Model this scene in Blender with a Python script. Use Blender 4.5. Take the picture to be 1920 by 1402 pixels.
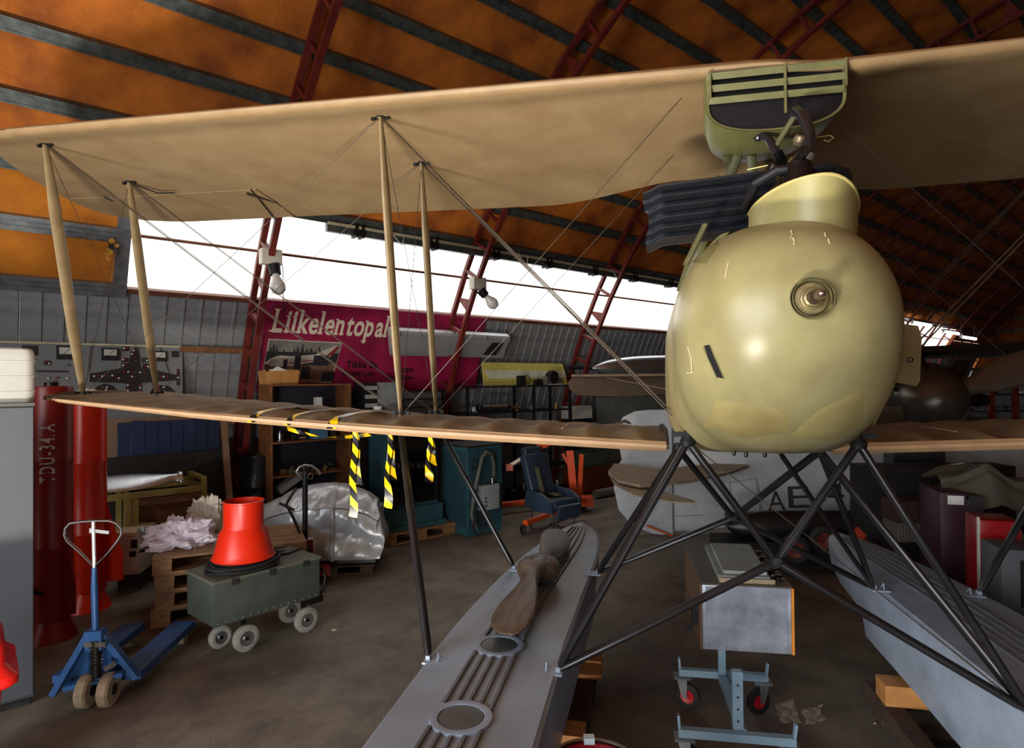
import bpy, bmesh, math, random
from mathutils import Vector, Matrix
R_ = random.Random(7)
PI = math.pi
sc = bpy.context.scene
COL = sc.collection
for o in list(bpy.data.objects): bpy.data.objects.remove(o)

# ---------------------------------------------------------------- camera
FPX, PITCH, ROLL, CAMH = 1148.06, .0112, -.0076, 2.0
cp, sp, cr, sr = math.cos(PITCH), math.sin(PITCH), math.cos(ROLL), math.sin(ROLL)
RT = Vector((cr, -sp*sr, cp*sr)); UP = Vector((-sr, -sp*cr, cp*cr)); FW = Vector((0, cp, sp))
CAM = Vector((0, 0, CAMH))
cam = bpy.data.cameras.new('camera'); camo = bpy.data.objects.new('camera', cam); COL.objects.link(camo)
cam.sensor_fit = 'HORIZONTAL'; cam.sensor_width = 36; cam.lens = FPX/1920*36; cam.clip_start = .05; cam.clip_end = 200
camo.matrix_world = Matrix(((RT.x, UP.x, -FW.x, 0), (RT.y, UP.y, -FW.y, 0), (RT.z, UP.z, -FW.z, CAMH), (0, 0, 0, 1)))
sc.camera = camo
# hangar frame: x runs along the hangar, y towards the left wall
TH = .861
PHI = PI/2-TH
A = Vector((math.sin(TH), math.cos(TH), 0)); N = Vector((-math.cos(TH), math.sin(TH), 0))
def H(t, s, z=0): return A*t+N*s+Vector((0, 0, z))
# ---------------------------------------------------------------- light
sc.view_settings.view_transform = 'Standard'; sc.view_settings.look = 'None'
sc.view_settings.gamma = 1; sc.view_settings.use_curve_mapping = False
sc.view_settings.exposure = 0.0
w = bpy.data.worlds.new('world'); sc.world = w; w.use_nodes = True
bg = w.node_tree.nodes['Background']; bg.inputs[0].default_value = (1, .97, .93, 1); bg.inputs[1].default_value = 2.8
def area(name, loc, target, sx, sy, power, color):
    l = bpy.data.lights.new(name, 'AREA'); l.shape = 'RECTANGLE'; l.size = sx; l.size_y = sy; l.energy = power; l.color = color
    o = bpy.data.objects.new(name, l); COL.objects.link(o); o.location = loc
    o.rotation_euler = (Vector(target)-Vector(loc)).to_track_quat('-Z', 'Y').to_euler()
    return o
area('doorway_daylight', H(-4.1, 1.0, 2.1), H(3, 0, 1.6), 4.6, 3.0, 330, (.86, .93, 1))
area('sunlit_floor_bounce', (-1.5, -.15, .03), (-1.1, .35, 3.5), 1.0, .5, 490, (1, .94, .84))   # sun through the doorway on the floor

# ---------------------------------------------------------------- materials
def lin(c):
    return tuple((x/255/12.92 if x/255 <= .04045 else ((x/255+.055)/1.055)**2.4) for x in c)
MATS = {}
def M(name, col, rough=.6, metal=0., var=.12, scale=6., bump=0., col2=None, spec=.5, stretch=None, bscale=None, coat=0.):
    if name in MATS: return MATS[name]
    m = bpy.data.materials.new(name); m.use_nodes = True; nt = m.node_tree; b = nt.nodes['Principled BSDF']
    c = lin(col); c2 = lin(col2) if col2 else tuple(x*(1-var*2) for x in c); c1 = tuple(min(1, x*(1+var)) for x in c)
    tc = nt.nodes.new('ShaderNodeTexCoord'); src = tc.outputs['Object']
    if stretch:
        mp = nt.nodes.new('ShaderNodeMapping'); mp.inputs['Scale'].default_value = stretch
        nt.links.new(src, mp.inputs[0]); src = mp.outputs[0]
    n = nt.nodes.new('ShaderNodeTexNoise'); n.inputs['Scale'].default_value = scale; n.inputs['Detail'].default_value = 6; n.inputs['Roughness'].default_value = .62
    nt.links.new(src, n.inputs['Vector'])
    r = nt.nodes.new('ShaderNodeValToRGB'); r.color_ramp.elements[0].position = .32; r.color_ramp.elements[1].position = .68
    r.color_ramp.elements[0].color = (*c2, 1); r.color_ramp.elements[1].color = (*c1, 1)
    nt.links.new(n.outputs['Fac'], r.inputs[0]); nt.links.new(r.outputs[0], b.inputs['Base Color'])
    b.inputs['Roughness'].default_value = rough; b.inputs['Metallic'].default_value = metal
    b.inputs['Specular IOR Level'].default_value = spec; b.inputs['Coat Weight'].default_value = coat
    if bump:
        n2 = nt.nodes.new('ShaderNodeTexNoise'); n2.inputs['Scale'].default_value = bscale or scale*8; n2.inputs['Detail'].default_value = 4
        nt.links.new(src, n2.inputs['Vector'])
        bp = nt.nodes.new('ShaderNodeBump'); bp.inputs['Strength'].default_value = bump; bp.inputs['Distance'].default_value = .01
        nt.links.new(n2.outputs['Fac'], bp.inputs['Height']); nt.links.new(bp.outputs[0], b.inputs['Normal'])
    MATS[name] = m; return m
def EM(name, col, s):
    m = bpy.data.materials.new(name); m.use_nodes = True; b = m.node_tree.nodes['Principled BSDF']
    b.inputs['Base Color'].default_value = (*lin(col), 1); b.inputs['Emission Color'].default_value = (*lin(col), 1); b.inputs['Emission Strength'].default_value = s
    return m
def stripes(name, c1, c2, freq, d=(1, 0, 1)):
    m = bpy.data.materials.new(name); m.use_nodes = True; nt = m.node_tree; b = nt.nodes['Principled BSDF']
    tc = nt.nodes.new('ShaderNodeTexCoord'); dp = nt.nodes.new('ShaderNodeVectorMath'); dp.operation = 'DOT_PRODUCT'; dp.inputs[1].default_value = d
    nt.links.new(tc.outputs['Object'], dp.inputs[0])
    mu = nt.nodes.new('ShaderNodeMath'); mu.operation = 'MULTIPLY'; mu.inputs[1].default_value = freq; nt.links.new(dp.outputs['Value'], mu.inputs[0])
    fr = nt.nodes.new('ShaderNodeMath'); fr.operation = 'FRACT'; nt.links.new(mu.outputs[0], fr.inputs[0])
    gt = nt.nodes.new('ShaderNodeMath'); gt.operation = 'GREATER_THAN'; gt.inputs[1].default_value = .5; nt.links.new(fr.outputs[0], gt.inputs[0])
    mx = nt.nodes.new('ShaderNodeMix'); mx.data_type = 'RGBA'; mx.inputs[6].default_value = (*lin(c1), 1); mx.inputs[7].default_value = (*lin(c2), 1)
    nt.links.new(gt.outputs[0], mx.inputs[0]); nt.links.new(mx.outputs[2], b.inputs['Base Color']); b.inputs['Roughness'].default_value = .3
    return m

khaki = M('khaki_cowl_paint', (158, 149, 104), .33, 0, .07, 4, .04, (140, 130, 88))
khaki_dark = M('khaki_dull_paint', (128, 124, 78), .5, 0, .12, 5)
fabric = M('doped_tan_fabric', (164, 138, 100), .62, 0, .06, 4, .12, (152, 124, 86), bscale=60)
fabric_le = M('leading_edge_tape', (182, 146, 108), .5, 0, .08, 9)
fabric_top = M('dusty_wing_fabric', (140, 118, 86), .75, 0, .12, 5, .1, (106, 88, 64))
strutwood = M('varnished_tan_strut', (150, 128, 92), .5, 0, .12, 9)
black = M('black_tube_enamel', (34, 33, 35), .3, 0, .2, 6)
blackm = M('dull_black_steel', (24, 24, 26), .55, .2, .2, 8)
darkiron = M('oily_dark_iron', (44, 38, 34), .4, .7, .3, 12)
steel = M('bare_steel', (150, 148, 146), .32, 1, .15, 10)
chrome = M('chrome_plate', (140, 136, 134), .2, 1, .04, 10)
alu = M('brushed_aluminium', (196, 200, 206), .3, .95, .08, 14, .05)
silver = M('silver_dope', (206, 211, 214), .42, .1, .06, 2.5, .05, (170, 176, 180))
floatgrey = M('float_grey_paint', (144, 156, 174), .42, 0, .1, 3.5, .08, (120, 130, 144))
floatdeck = M('dusty_float_deck', (146, 162, 184), .42, 0, .06, 2.2, .1, (132, 140, 150))
rubber = M('black_rubber', (26, 26, 27), .7, 0, .15, 10)
redox = M('red_oxide_steel', (112, 34, 26), .55, 0, .2, 5)
galv = M('galvanised_channel', (104, 112, 110), .42, .55, .2, 9, .05, (66, 72, 70))
galvl = M('bright_galvanised_rail', (150, 156, 160), .35, .7, .2, 9)
insul = M('orange_insulation_board', (216, 122, 34), .85, 0, .1, 1.6, .35, (136, 68, 22), bscale=30)
insul_y = M('yellow_insulation_board', (196, 118, 22), .85, 0, .1, 3, .35, (160, 88, 16), bscale=30)
clad = M('grey_metal_cladding', (146, 148, 150), .5, .15, .1, 3, .05, (118, 120, 122), stretch=(1, 1, 4))
wood = M('pale_pallet_wood', (150, 112, 74), .75, 0, .2, 8, .2, (104, 74, 48), stretch=(1, 6, 6))
wood2 = M('old_shelf_wood', (128, 82, 44), .65, 0, .2, 7, .1, (86, 52, 26))
woodd = M('dark_dirty_wood', (70, 52, 40), .8, 0, .25, 8, .2)
orangepaint = M('orange_hoist_paint', (214, 74, 16), .4, 0, .12, 6)
redpaint = M('red_gloss_paint', (220, 44, 14), .3, 0, .1, 4)
redpaint2 = M('dark_red_paint', (140, 20, 16), .38, 0, .12, 4)
bluepaint = M('blue_jack_paint', (34, 82, 138), .4, 0, .18, 8)
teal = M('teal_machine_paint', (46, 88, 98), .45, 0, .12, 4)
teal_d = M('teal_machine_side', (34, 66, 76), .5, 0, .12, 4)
greycab = M('grey_cabinet_paint', (86, 90, 94), .5, 0, .05, 3)
white = M('white_plastic', (226, 226, 222), .45, 0, .03, 4)
offwhite = M('offwhite_enamel', (206, 200, 184), .45, 0, .08, 5)
glassblk = M('black_machine_glass', (8, 8, 9), .08, 0, .1, 5)
yellowf = M('olive_yellow_rack_paint', (156, 140, 74), .5, 0, .12, 6)
palegreyblue = M('blue_grey_stand_paint', (128, 156, 176), .4, 0, .08, 6)
olive = M('grey_green_box_paint', (66, 72, 66), .55, 0, .15, 6)
propwood = M('walnut_propeller_wood', (98, 80, 62), .45, 0, .25, 5, .05, (60, 46, 36), stretch=(5, 1, 5))
leather = M('blue_vinyl', (40, 56, 74), .45, 0, .12, 6)
paper = M('kraft_paper', (176, 124, 66), .8, 0, .12, 9, .2)
dark = M('dark_green_black_paint', (34, 34, 30), .5, 0, .2, 5)

# ---------------------------------------------------------------- mesh builder
class MB:
    def __init__(s): s.v = []; s.f = []; s.s = []
    def add(s, vs, fs, smooth=False):
        o = len(s.v); s.v += [tuple(v) for v in vs]; s.f += [tuple(i+o for i in f) for f in fs]; s.s += [smooth]*len(fs); return s
    def box(s, c, d, rot=None, taper=1.):
        vs = []
        for k in (-1, 1):
            q = taper if k > 0 else 1
            for i, j in ((-1, -1), (1, -1), (1, 1), (-1, 1)): vs.append(Vector((i*d[0]/2*q, j*d[1]/2*q, k*d[2]/2)))
        if rot is not None: vs = [rot @ v for v in vs]
        vs = [v+Vector(c) for v in vs]
        return s.add(vs, [(3, 2, 1, 0), (4, 5, 6, 7), (0, 1, 5, 4), (1, 2, 6, 5), (2, 3, 7, 6), (3, 0, 4, 7)])
    def bb(s, x0, x1, y0, y1, z0, z1): return s.box(((x0+x1)/2, (y0+y1)/2, (z0+z1)/2), (abs(x1-x0), abs(y1-y0), abs(z1-z0)))
    def bar(s, p, q, a, b=None, up=(0, 0, 1)):
        p, q = Vector(p), Vector(q); b = b or a; d = q-p; L = d.length; x = d.normalized(); u = Vector(up)
        if abs(x.dot(u)) > .98: u = Vector((0, 1, 0)) if abs(x.y) < .9 else Vector((1, 0, 0))
        y = u.cross(x).normalized(); z = x.cross(y)
        return s.box((p+q)/2, (L, a, b), Matrix((x, y, z)).transposed())
    def tube(s, path, r, n=10, cap=True, flat=1., closed=False, fdir=None):
        P = [Vector(p) for p in path]; m = len(P)
        rs = r if isinstance(r, (list, tuple)) else [r]*m
        pu = None; rings = []
        for i in range(m):
            a = P[(i-1) % m] if (closed or i > 0) else P[i]; b = P[(i+1) % m] if (closed or i < m-1) else P[i]
            t = (b-a).normalized()
            if pu is None:
                u = Vector(fdir) if fdir else (Vector((0, 0, 1)) if abs(t.z) < .9 else Vector((0, 1, 0)))
            else: u = pu
            u = (u-t*u.dot(t)).normalized(); pu = u; w_ = t.cross(u)
            rings.append([P[i]+(u*math.cos(2*PI*k/n)+w_*math.sin(2*PI*k/n)*flat)*rs[i] for k in range(n)])
        vs = [v for rg in rings for v in rg]; fs = []
        for i in range(m if closed else m-1):
            for k in range(n):
                j = (i+1) % m; fs.append((i*n+k, i*n+(k+1) % n, j*n+(k+1) % n, j*n+k))
        s.add(vs, fs, True)
        if cap and not closed:
            s.add(rings[0], [tuple(range(n-1, -1, -1))]); s.add(rings[-1], [tuple(range(n))])
        return s
    def cyl(s, p, q, r, r2=None, n=16, cap=True): return s.tube([p, q], [r, r if r2 is None else r2], n, cap)
    def lathe(s, prof, c=(0, 0, 0), ax=(0, 0, 1), n=24, ang=2*PI):
        ax = Vector(ax).normalized(); u = Vector((1, 0, 0)) if abs(ax.x) < .9 else Vector((0, 1, 0)); u = (u-ax*u.dot(ax)).normalized(); w_ = ax.cross(u)
        vs = []; fs = []; c = Vector(c); m = len(prof); full = ang > 6.28
        nn = n if full else n+1
        for r, h in prof:
            for k in range(nn):
                a = ang*k/n; vs.append(c+ax*h+(u*math.cos(a)+w_*math.sin(a))*max(r, .0003))
        for i in range(m-1):
            for k in range(n): fs.append((i*nn+k, i*nn+(k+1) % nn, (i+1)*nn+(k+1) % nn, (i+1)*nn+k))
        return s.add(vs, fs, True)
    def prism(s, poly, d, off=(0, 0, 0)):
        """poly: list of 3D points (planar), extruded by vector d"""
        n = len(poly); d = Vector(d); off = Vector(off); a = [Vector(p)+off for p in poly]; b = [p+d for p in a]
        return s.add(a+b, [tuple(range(n-1, -1, -1)), tuple(range(n, 2*n))]+[(i, (i+1) % n, n+(i+1) % n, n+i) for i in range(n)])
    def grid(s, fn, nu, nv, smooth=True, closeu=False):
        vs = [fn(i/nu, j/nv) for i in range(nu+1) for j in range(nv+1)]
        fs = [(i*(nv+1)+j, (i+1)*(nv+1)+j, (i+1)*(nv+1)+j+1, i*(nv+1)+j+1) for i in range(nu) for j in range(nv)]
        return s.add(vs, fs, smooth)
    def loft(s, rings, cap=True, smooth=True):
        n = len(rings[0]); vs = [v for r in rings for v in r]; fs = []
        for i in range(len(rings)-1):
            for k in range(n): fs.append((i*n+k, i*n+(k+1) % n, (i+1)*n+(k+1) % n, (i+1)*n+k))
        s.add(vs, fs, smooth)
        if cap: s.add(rings[0], [tuple(range(n-1, -1, -1))]); s.add(rings[-1], [tuple(range(n))])
        return s
    def mesh(s, name, mat, ang=35, bevel=0):
        me = bpy.data.meshes.new(name); me.from_pydata(s.v, [], s.f); me.validate()
        bm = bmesh.new(); bm.from_mesh(me)
        if len(s.v) < 20000: bmesh.ops.remove_doubles(bm, verts=bm.verts, dist=1e-5)
        bmesh.ops.recalc_face_normals(bm, faces=bm.faces)
        if bevel:
            es = [e for e in bm.edges if len(e.link_faces) == 2 and e.calc_face_angle(0) > .6]
            bmesh.ops.bevel(bm, geom=es, offset=bevel, segments=2, profile=.6, affect='EDGES')
        for f in bm.faces: f.smooth = True
        la = math.radians(ang)
        for e in bm.edges:
            e.smooth = len(e.link_faces) == 2 and e.calc_face_angle(PI) < la
        bm.to_mesh(me); bm.free()
        if mat: me.materials.append(mat)
        return me
    def build(s, name, mat, parent=None, label=None, bevel=0, ang=35, kind=None):
        o = bpy.data.objects.new(name, s.mesh(name, mat, ang, bevel)); COL.objects.link(o)
        if parent is not None: o.parent = parent
        if label: o['label'] = label
        if kind: o['kind'] = kind
        return o
def tag(o, label, cat, group=None, kind=None):
    if label: o['label'] = label
    if cat: o['category'] = cat
    if group: o['group'] = group
    if kind: o['kind'] = kind
    return o
def thing(name, label, cat, loc=(0, 0, 0), rz=0, group=None):
    o = bpy.data.objects.new(name, None); COL.objects.link(o); o.location = loc; o.rotation_euler = (0, 0, rz); o.empty_display_size = .1
    return tag(o, label, cat, group)
def struct(name, loc=(0, 0, 0), rz=0, label=None):
    o = bpy.data.objects.new(name, None); COL.objects.link(o); o.location = loc; o.rotation_euler = (0, 0, rz); o['kind'] = 'structure'
    if label: o['label'] = label
    return o
def inst(name, mesh, parent, loc=(0, 0, 0), rot=(0, 0, 0), scale=(1, 1, 1)):
    o = bpy.data.objects.new(name, mesh); COL.objects.link(o); o.parent = parent; o.location = loc; o.rotation_euler = rot; o.scale = scale; return o
def dup(root, loc, rz, label, group=None):
    r = root.copy(); COL.objects.link(r); r.location = loc; r.rotation_euler = (0, 0, rz)
    if label: r['label'] = label
    if group: r['group'] = group
    for ch in list(root.children):
        c = ch.copy(); COL.objects.link(c); c.parent = r
        for g in list(ch.children):
            d = g.copy(); COL.objects.link(d); d.parent = c
    return r
def text_mesh(s, size, ext=.003, bold=0., shear=0., space=1.):
    cu = bpy.data.curves.new('lettering', 'FONT'); cu.body = s; cu.size = size; cu.extrude = ext; cu.offset = bold; cu.shear = shear; cu.space_character = space
    o = bpy.data.objects.new('tmp', cu); COL.objects.link(o); bpy.context.view_layer.update()
    me = bpy.data.meshes.new_from_object(o); bpy.data.objects.remove(o); return me
def lettering(s, size, mat, parent, loc, rot, name='lettering', ext=.002, bold=0., shear=0., space=1., label=None):
    me = text_mesh(s, size, ext, bold, shear, space); me.materials.clear(); me.materials.append(mat)
    o = inst(name, me, parent, loc, rot)
    if label: o['label'] = label
    return o
# frames: turn a sighting through the camera into a point of an object's own space
def ray(px, py): return RT*((px-960)/FPX)+UP*((701-py)/FPX)+FW
class Fr:
    def __init__(s, loc=(0, 0, 0), rz=0): s.l = Vector(loc); s.m = Matrix.Rotation(rz, 3, 'Z'); s.i = s.m.transposed(); s.rz = rz
    def p(s, px, py, ax, v):
        o = s.i @ (CAM-s.l); r = s.i @ ray(px, py); k = 'xyz'.index(ax); t = (v-o[k])/r[k]; return o+r*t
    def w(s, p): return s.m @ Vector(p)+s.l
W = Fr(); HF = Fr((0, 0, 0), PHI)
# ================================================================= hangar
RC, ZC, T0, DT = 8.783, -.806, 2.485, 2.995
PITCHA = .0682
def arc(a, R=RC): return (R*math.cos(a), ZC+R*math.sin(a))     # (s, z)
A_SILL, A_MUL, A_HEAD = .454, .5245, .591
A_FLOOR = math.asin(-ZC/RC)
T_START, T_END = -4.3, 37.
T_WIN = 1.17
# floor
def floor_mat():
    m = bpy.data.materials.new('stained_hangar_floor'); m.use_nodes = True; nt = m.node_tree; b = nt.nodes['Principled BSDF']
    tc = nt.nodes.new('ShaderNodeTexCoord')
    def noise(s, d=8, r=.65):
        n = nt.nodes.new('ShaderNodeTexNoise'); n.inputs['Scale'].default_value = s; n.inputs['Detail'].default_value = d; n.inputs['Roughness'].default_value = r
        nt.links.new(tc.outputs['Object'], n.inputs['Vector']); return n.outputs['Fac']
    def ramp(src, p0, p1, c0, c1):
        r = nt.nodes.new('ShaderNodeValToRGB'); r.color_ramp.elements[0].position = p0; r.color_ramp.elements[1].position = p1
        r.color_ramp.elements[0].color = (*c0, 1); r.color_ramp.elements[1].color = (*c1, 1); nt.links.new(src, r.inputs[0]); return r.outputs[0]
    def mix(f, a, c, mode='MULTIPLY'):
        x = nt.nodes.new('ShaderNodeMix'); x.data_type = 'RGBA'; x.blend_type = mode; x.inputs[0].default_value = f
        nt.links.new(a, x.inputs[6]); nt.links.new(c, x.inputs[7]); return x.outputs[2]
    base = ramp(noise(1.1), .3, .7, lin((96, 88, 78)), lin((136, 126, 112)))
    stain = ramp(noise(2.7, 10, .7), .36, .56, (.45, .42, .4), (1, 1, 1))
    grit = ramp(noise(90, 3), .25, .75, (.72, .72, .72), (1.15, 1.15, 1.12))
    c = mix(.8, base, stain); c = mix(.7, c, grit)
    nt.links.new(c, b.inputs['Base Color'])
    rr = nt.nodes.new('ShaderNodeMapRange'); rr.inputs[3].default_value = .45; rr.inputs[4].default_value = .8; nt.links.new(noise(3), rr.inputs[0]); nt.links.new(rr.outputs[0], b.inputs['Roughness'])
    bp = nt.nodes.new('ShaderNodeBump'); bp.inputs['Strength'].default_value = .35; bp.inputs['Distance'].default_value = .01; nt.links.new(noise(60, 6), bp.inputs['Height']); nt.links.new(bp.outputs[0], b.inputs['Normal'])
    return m
fl = MB().bb(T_START, T_END, -8.75, 8.75, -.1, 0).build('floor', floor_mat()); fl['kind'] = 'structure'; fl.rotation_euler.z = PHI
paintw = M('worn_white_floor_paint', (190, 180, 160), .7, 0, .2, 20, 0, (96, 88, 80))
for poly in (((1455, 1322), (1490, 1312), (1500, 1358), (1462, 1352)), ((1506, 1330), (1540, 1322), (1545, 1350), (1510, 1358))):
    f = Fr((0, 0, 0), PHI); ps = []
    for i in range(4):
        a_, b_ = poly[i], poly[(i+1) % 4]
        for k in range(5):
            u = k/5; ps.append(f.p(a_[0]*(1-u)+b_[0]*u+R_.uniform(-4, 4), a_[1]*(1-u)+b_[1]*u+R_.uniform(-3, 3), 'z', .0))
    MB().prism([(p.x, p.y, .0005) for p in ps], (0, 0, .0015)).build('painted_marking', paintw, fl)

# ceiling of insulation boards between rolled steel purlins
ceil = struct('ceiling', (0, 0, 0), PHI, 'arched roof of orange insulation boards between grey steel purlins')
def arc_slab(a0, a1, t0, t1, R0, R1, seg=3):
    """slab following the arch; verts relative to the hangar axis"""
    mb = MB(); rings = []
    for i in range(seg+1):
        a = a0+(a1-a0)*i/seg; c, s_ = math.cos(a), math.sin(a)
        rings.append([(t0, R0*c, R0*s_), (t1, R0*c, R0*s_), (t1, R1*c, R1*s_), (t0, R1*c, R1*s_)])
    return mb.loft(rings)
trusst = [T0+DT*k for k in range(-2, 12)]
def panel_mesh(L, mat): return arc_slab(0, PITCHA, 0, L, RC, RC+.05).mesh('insulation_panel', mat)
pm_long = {}
angs = [A_HEAD+PITCHA*i for i in range(29)]
bays = [(T_START, T0-DT)]+[(T0+DT*k, T0+DT*(k+1)) for k in range(-1, 5)]+[(T0+DT*5, T_END)]
for i, a in enumerate(angs):
    bl = bays if i < 14 else [(T_START, T_END)]
    for (ta, tb) in bl:
        L = round(tb-ta, 3)
        if L not in pm_long: pm_long[L] = panel_mesh(L, insul)
        inst('insulation_panel', pm_long[L], ceil, (ta, 0, ZC), (a, 0, 0))
# boards low on the left, ahead of the window strip
for a in (A_SILL, A_MUL):
    me = arc_slab(0, PITCHA, 0, T_WIN-T_START-.12, RC, RC+.05).mesh('insulation_panel', insul_y)
    inst('insulation_panel', me, ceil, (T_START, 0, ZC), (a, 0, 0))
# purlin: lipped channel
pl = MB(); r1, r0 = RC, RC-.1; hw = .062/RC
L = T_END-T_START
pl.bb(0, L, r0, r0+.012, -.062, .062); pl.bb(0, L, r0, r1, -.062, -.05); pl.bb(0, L, r0, r1, .05, .062); pl.bb(0, L, r0-.012, r0, -.062, -.04); pl.bb(0, L, r0-.012, r0, .04, .062)
pme = pl.mesh('purlin', galv)
for a in [A_HEAD+PITCHA*i for i in range(0, 30)]:
    inst('purlin', pme, ceil, (T_START, 0, ZC), (a, 0, 0))
pl = MB(); Lw = T_WIN-T_START
for dz in (-.05, .0, .05): pl.bb(0, Lw, RC-.07, RC, dz-.018, dz+.018)
pl.bb(0, Lw, RC-.05, RC, -.09, .06)
pme2 = pl.mesh('purlin', galvl)
for a in (A_SILL, A_MUL): inst('purlin', pme2, ceil, (T_START, 0, ZC), (a, 0, 0))
hole = MB().lathe([(.0, 0), (.03, .002), (.042, .0), (.05, .004)], (0, 0, 0), (0, 0, 1), 9)
hb = HF.p(209, 465, 'y', 7.55)
q = MB().box((hb.x, hb.y, hb.z), (.05, .01, .09)).build('torn_hole', dark, ceil)
q2 = MB()
for k in range(7): q2.box((hb.x+R_.uniform(-.06, .05), hb.y-.012, hb.z+R_.uniform(-.12, .1)), (R_.uniform(.02, .05), .008, R_.uniform(.02, .05)), Matrix.Rotation(R_.uniform(0, 3), 3, 'Y'))
q2.build('torn_edge', M('torn_yellow_foam', (214, 160, 60), .9), ceil)

# left wall: curved cladding strips
wl = struct('wall_left', (0, 0, 0), PHI, 'grey ribbed metal cladding curving up to the window strip')
SW = .19
def strip(R, a0, a1, seg=8, jit=0):
    mb = MB(); w_, rib = SW, .016
    prof = [(0, 0), (.145, 0), (.153, -rib), (.178, -rib), (.186, 0), (SW-.001, 0)]
    rings = []
    for i in range(seg+1):
        a = a0+(a1-a0)*i/seg; ring = []
        for x, d in prof: ring.append((x, (R+d)*math.cos(a), (R+d)*math.sin(a)))
        for x, d in reversed(prof): ring.append((x, (R+.02)*math.cos(a), (R+.02)*math.sin(a)))
        rings.append(ring)
    return mb.loft(rings, True, False).mesh('cladding_strip', clad)
sme = strip(RC-.02, A_FLOOR, A_SILL-.004)
n = int((T_END-T_START)/SW)
for k in range(n): inst('cladding_strip', sme, wl, (T_START+k*SW, 0, ZC))
# right wall: same sheet, joined
wr = MB()
rings = []
for i in range(9):
    a = PI-A_FLOOR-(PI-A_FLOOR-(angs[-1]+PITCHA))*i/8; ring = []
    rings.append([(T_START, RC*math.cos(a), ZC+RC*math.sin(a)), (T_END, RC*math.cos(a), ZC+RC*math.sin(a)), (T_END, (RC+.05)*math.cos(a), ZC+(RC+.05)*math.sin(a)), (T_START, (RC+.05)*math.cos(a), ZC+(RC+.05)*math.sin(a))])
wrs = wr.loft(rings).build('wall_right', clad); wrs['kind'] = 'structure'; wrs.rotation_euler.z = PHI
# sill, jamb and windows
glassm = bpy.data.materials.new('window_sheet'); glassm.use_nodes = True
nt = glassm.node_tree; nt.nodes.clear(); o_ = nt.nodes.new('ShaderNodeOutputMaterial'); tr = nt.nodes.new('ShaderNodeBsdfTransparent'); tr.inputs[0].default_value = (.93, .93, .92, 1)
gl = nt.nodes.new('ShaderNodeBsdfGlossy'); gl.inputs['Roughness'].default_value = .15; mx = nt.nodes.new('ShaderNodeMixShader'); mx.inputs[0].default_value = .05
nt.links.new(tr.outputs[0], mx.inputs[1]); nt.links.new(gl.outputs[0], mx.inputs[2]); nt.links.new(mx.outputs[0], o_.inputs[0])
sillm = M('brown_window_sill', (110, 62, 40), .6, 0, .2, 6)
wbays = [(T_WIN, T0)]+[(T0+DT*k, T0+DT*(k+1)) for k in range(0, 9)]+[(T0+DT*9, 31.2)]
for i, (ta, tb) in enumerate(wbays):
    wn = struct('window_%d' % (i+1), (0, 0, 0), PHI, 'bright window strip panes bay between roof trusses')
    L = tb-ta
    for a0, a1 in ((A_SILL+.003, A_MUL), (A_MUL, A_HEAD-.004)):
        inst('pane', arc_slab(0, a1-a0, 0, L, RC+.01, RC+.014).mesh('pane', glassm), wn, (ta, 0, ZC), (a0, 0, 0))
    inst('glazing_bar', arc_slab(-.0016, .0016, 0, L, RC-.012, RC+.02, 1).mesh('glazing_bar', sillm), wn, (ta, 0, ZC), (A_MUL, 0, 0))
    inst('sill', arc_slab(-.004, .0022, 0, L, RC-.05, RC+.04, 1).mesh('sill', sillm), wn, (ta, 0, ZC), (A_SILL, 0, 0))
    l = bpy.data.lights.new('window_portal', 'AREA'); l.shape = 'RECTANGLE'; l.size = L; l.size_y = RC*(A_HEAD-A_SILL); l.cycles.is_portal = True
    lo = bpy.data.objects.new('window_portal', l); COL.objects.link(lo); am = (A_SILL+A_HEAD)/2; s_, z_ = arc(am, RC+.06)
    lo.location = H((ta+tb)/2, s_, z_)
    X = A; Z = (N*math.cos(am)+Vector((0, 0, 1))*math.sin(am)); Y = Z.cross(X)
    lo.matrix_world = Matrix(((X.x, Y.x, Z.x, lo.location.x), (X.y, Y.y, Z.y, lo.location.y), (X.z, Y.z, Z.z, lo.location.z), (0, 0, 0, 1)))
jb = arc_slab(A_SILL-.004, A_HEAD, T_WIN-.13, T_WIN, RC-.06, RC+.05, 3)
jb.v = [(x, y, z+ZC) for x, y, z in jb.v]
j = jb.build('trim_1', galvl, None, 'galvanised upright at the left end of the window strip', 0, 35, 'structure'); j.rotation_euler.z = PHI
for a in (A_SILL, A_MUL):
    inst('insulation_panel', arc_slab(0, PITCHA, 0, T_END-31.2, RC, RC+.05).mesh('insulation_panel', insul_y), ceil, (31.2, 0, ZC), (a, 0, 0))
# trusses
ang0, ang1 = .03+A_FLOOR*.6, PI-.1
RO, RI = RC-.125, RC-.125-.34
def chord(R, seg=40):
    mb = MB(); rings = []
    for i in range(seg+1):
        a = A_FLOOR+.002+(PI-2*A_FLOOR-.004)*i/seg; c, s_ = math.cos(a), math.sin(a)
        rings.append([(-.035, (R-.028)*c, (R-.028)*s_), (.035, (R-.028)*c, (R-.028)*s_), (.035, (R+.028)*c, (R+.028)*s_), (-.035, (R+.028)*c, (R+.028)*s_)])
    return mb.loft(rings, True, False).mesh('chord', redox)
cho, chi = chord(RO), chord(RI)
rung = MB().bb(-.03, .03, RI+.028, RO-.028, -.022, .022).mesh('rung', redox)
gus = MB().prism([(0, RI+.028, -.1), (0, RO-.028, -.02), (0, RO-.028, .02), (0, RI+.028, .1)], (.012, 0, 0)).mesh('gusset_plate', redox)
ordn = ['first', 'second', 'third', 'fourth', 'fifth', 'sixth', 'seventh', 'eighth', 'ninth', 'tenth']
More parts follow.
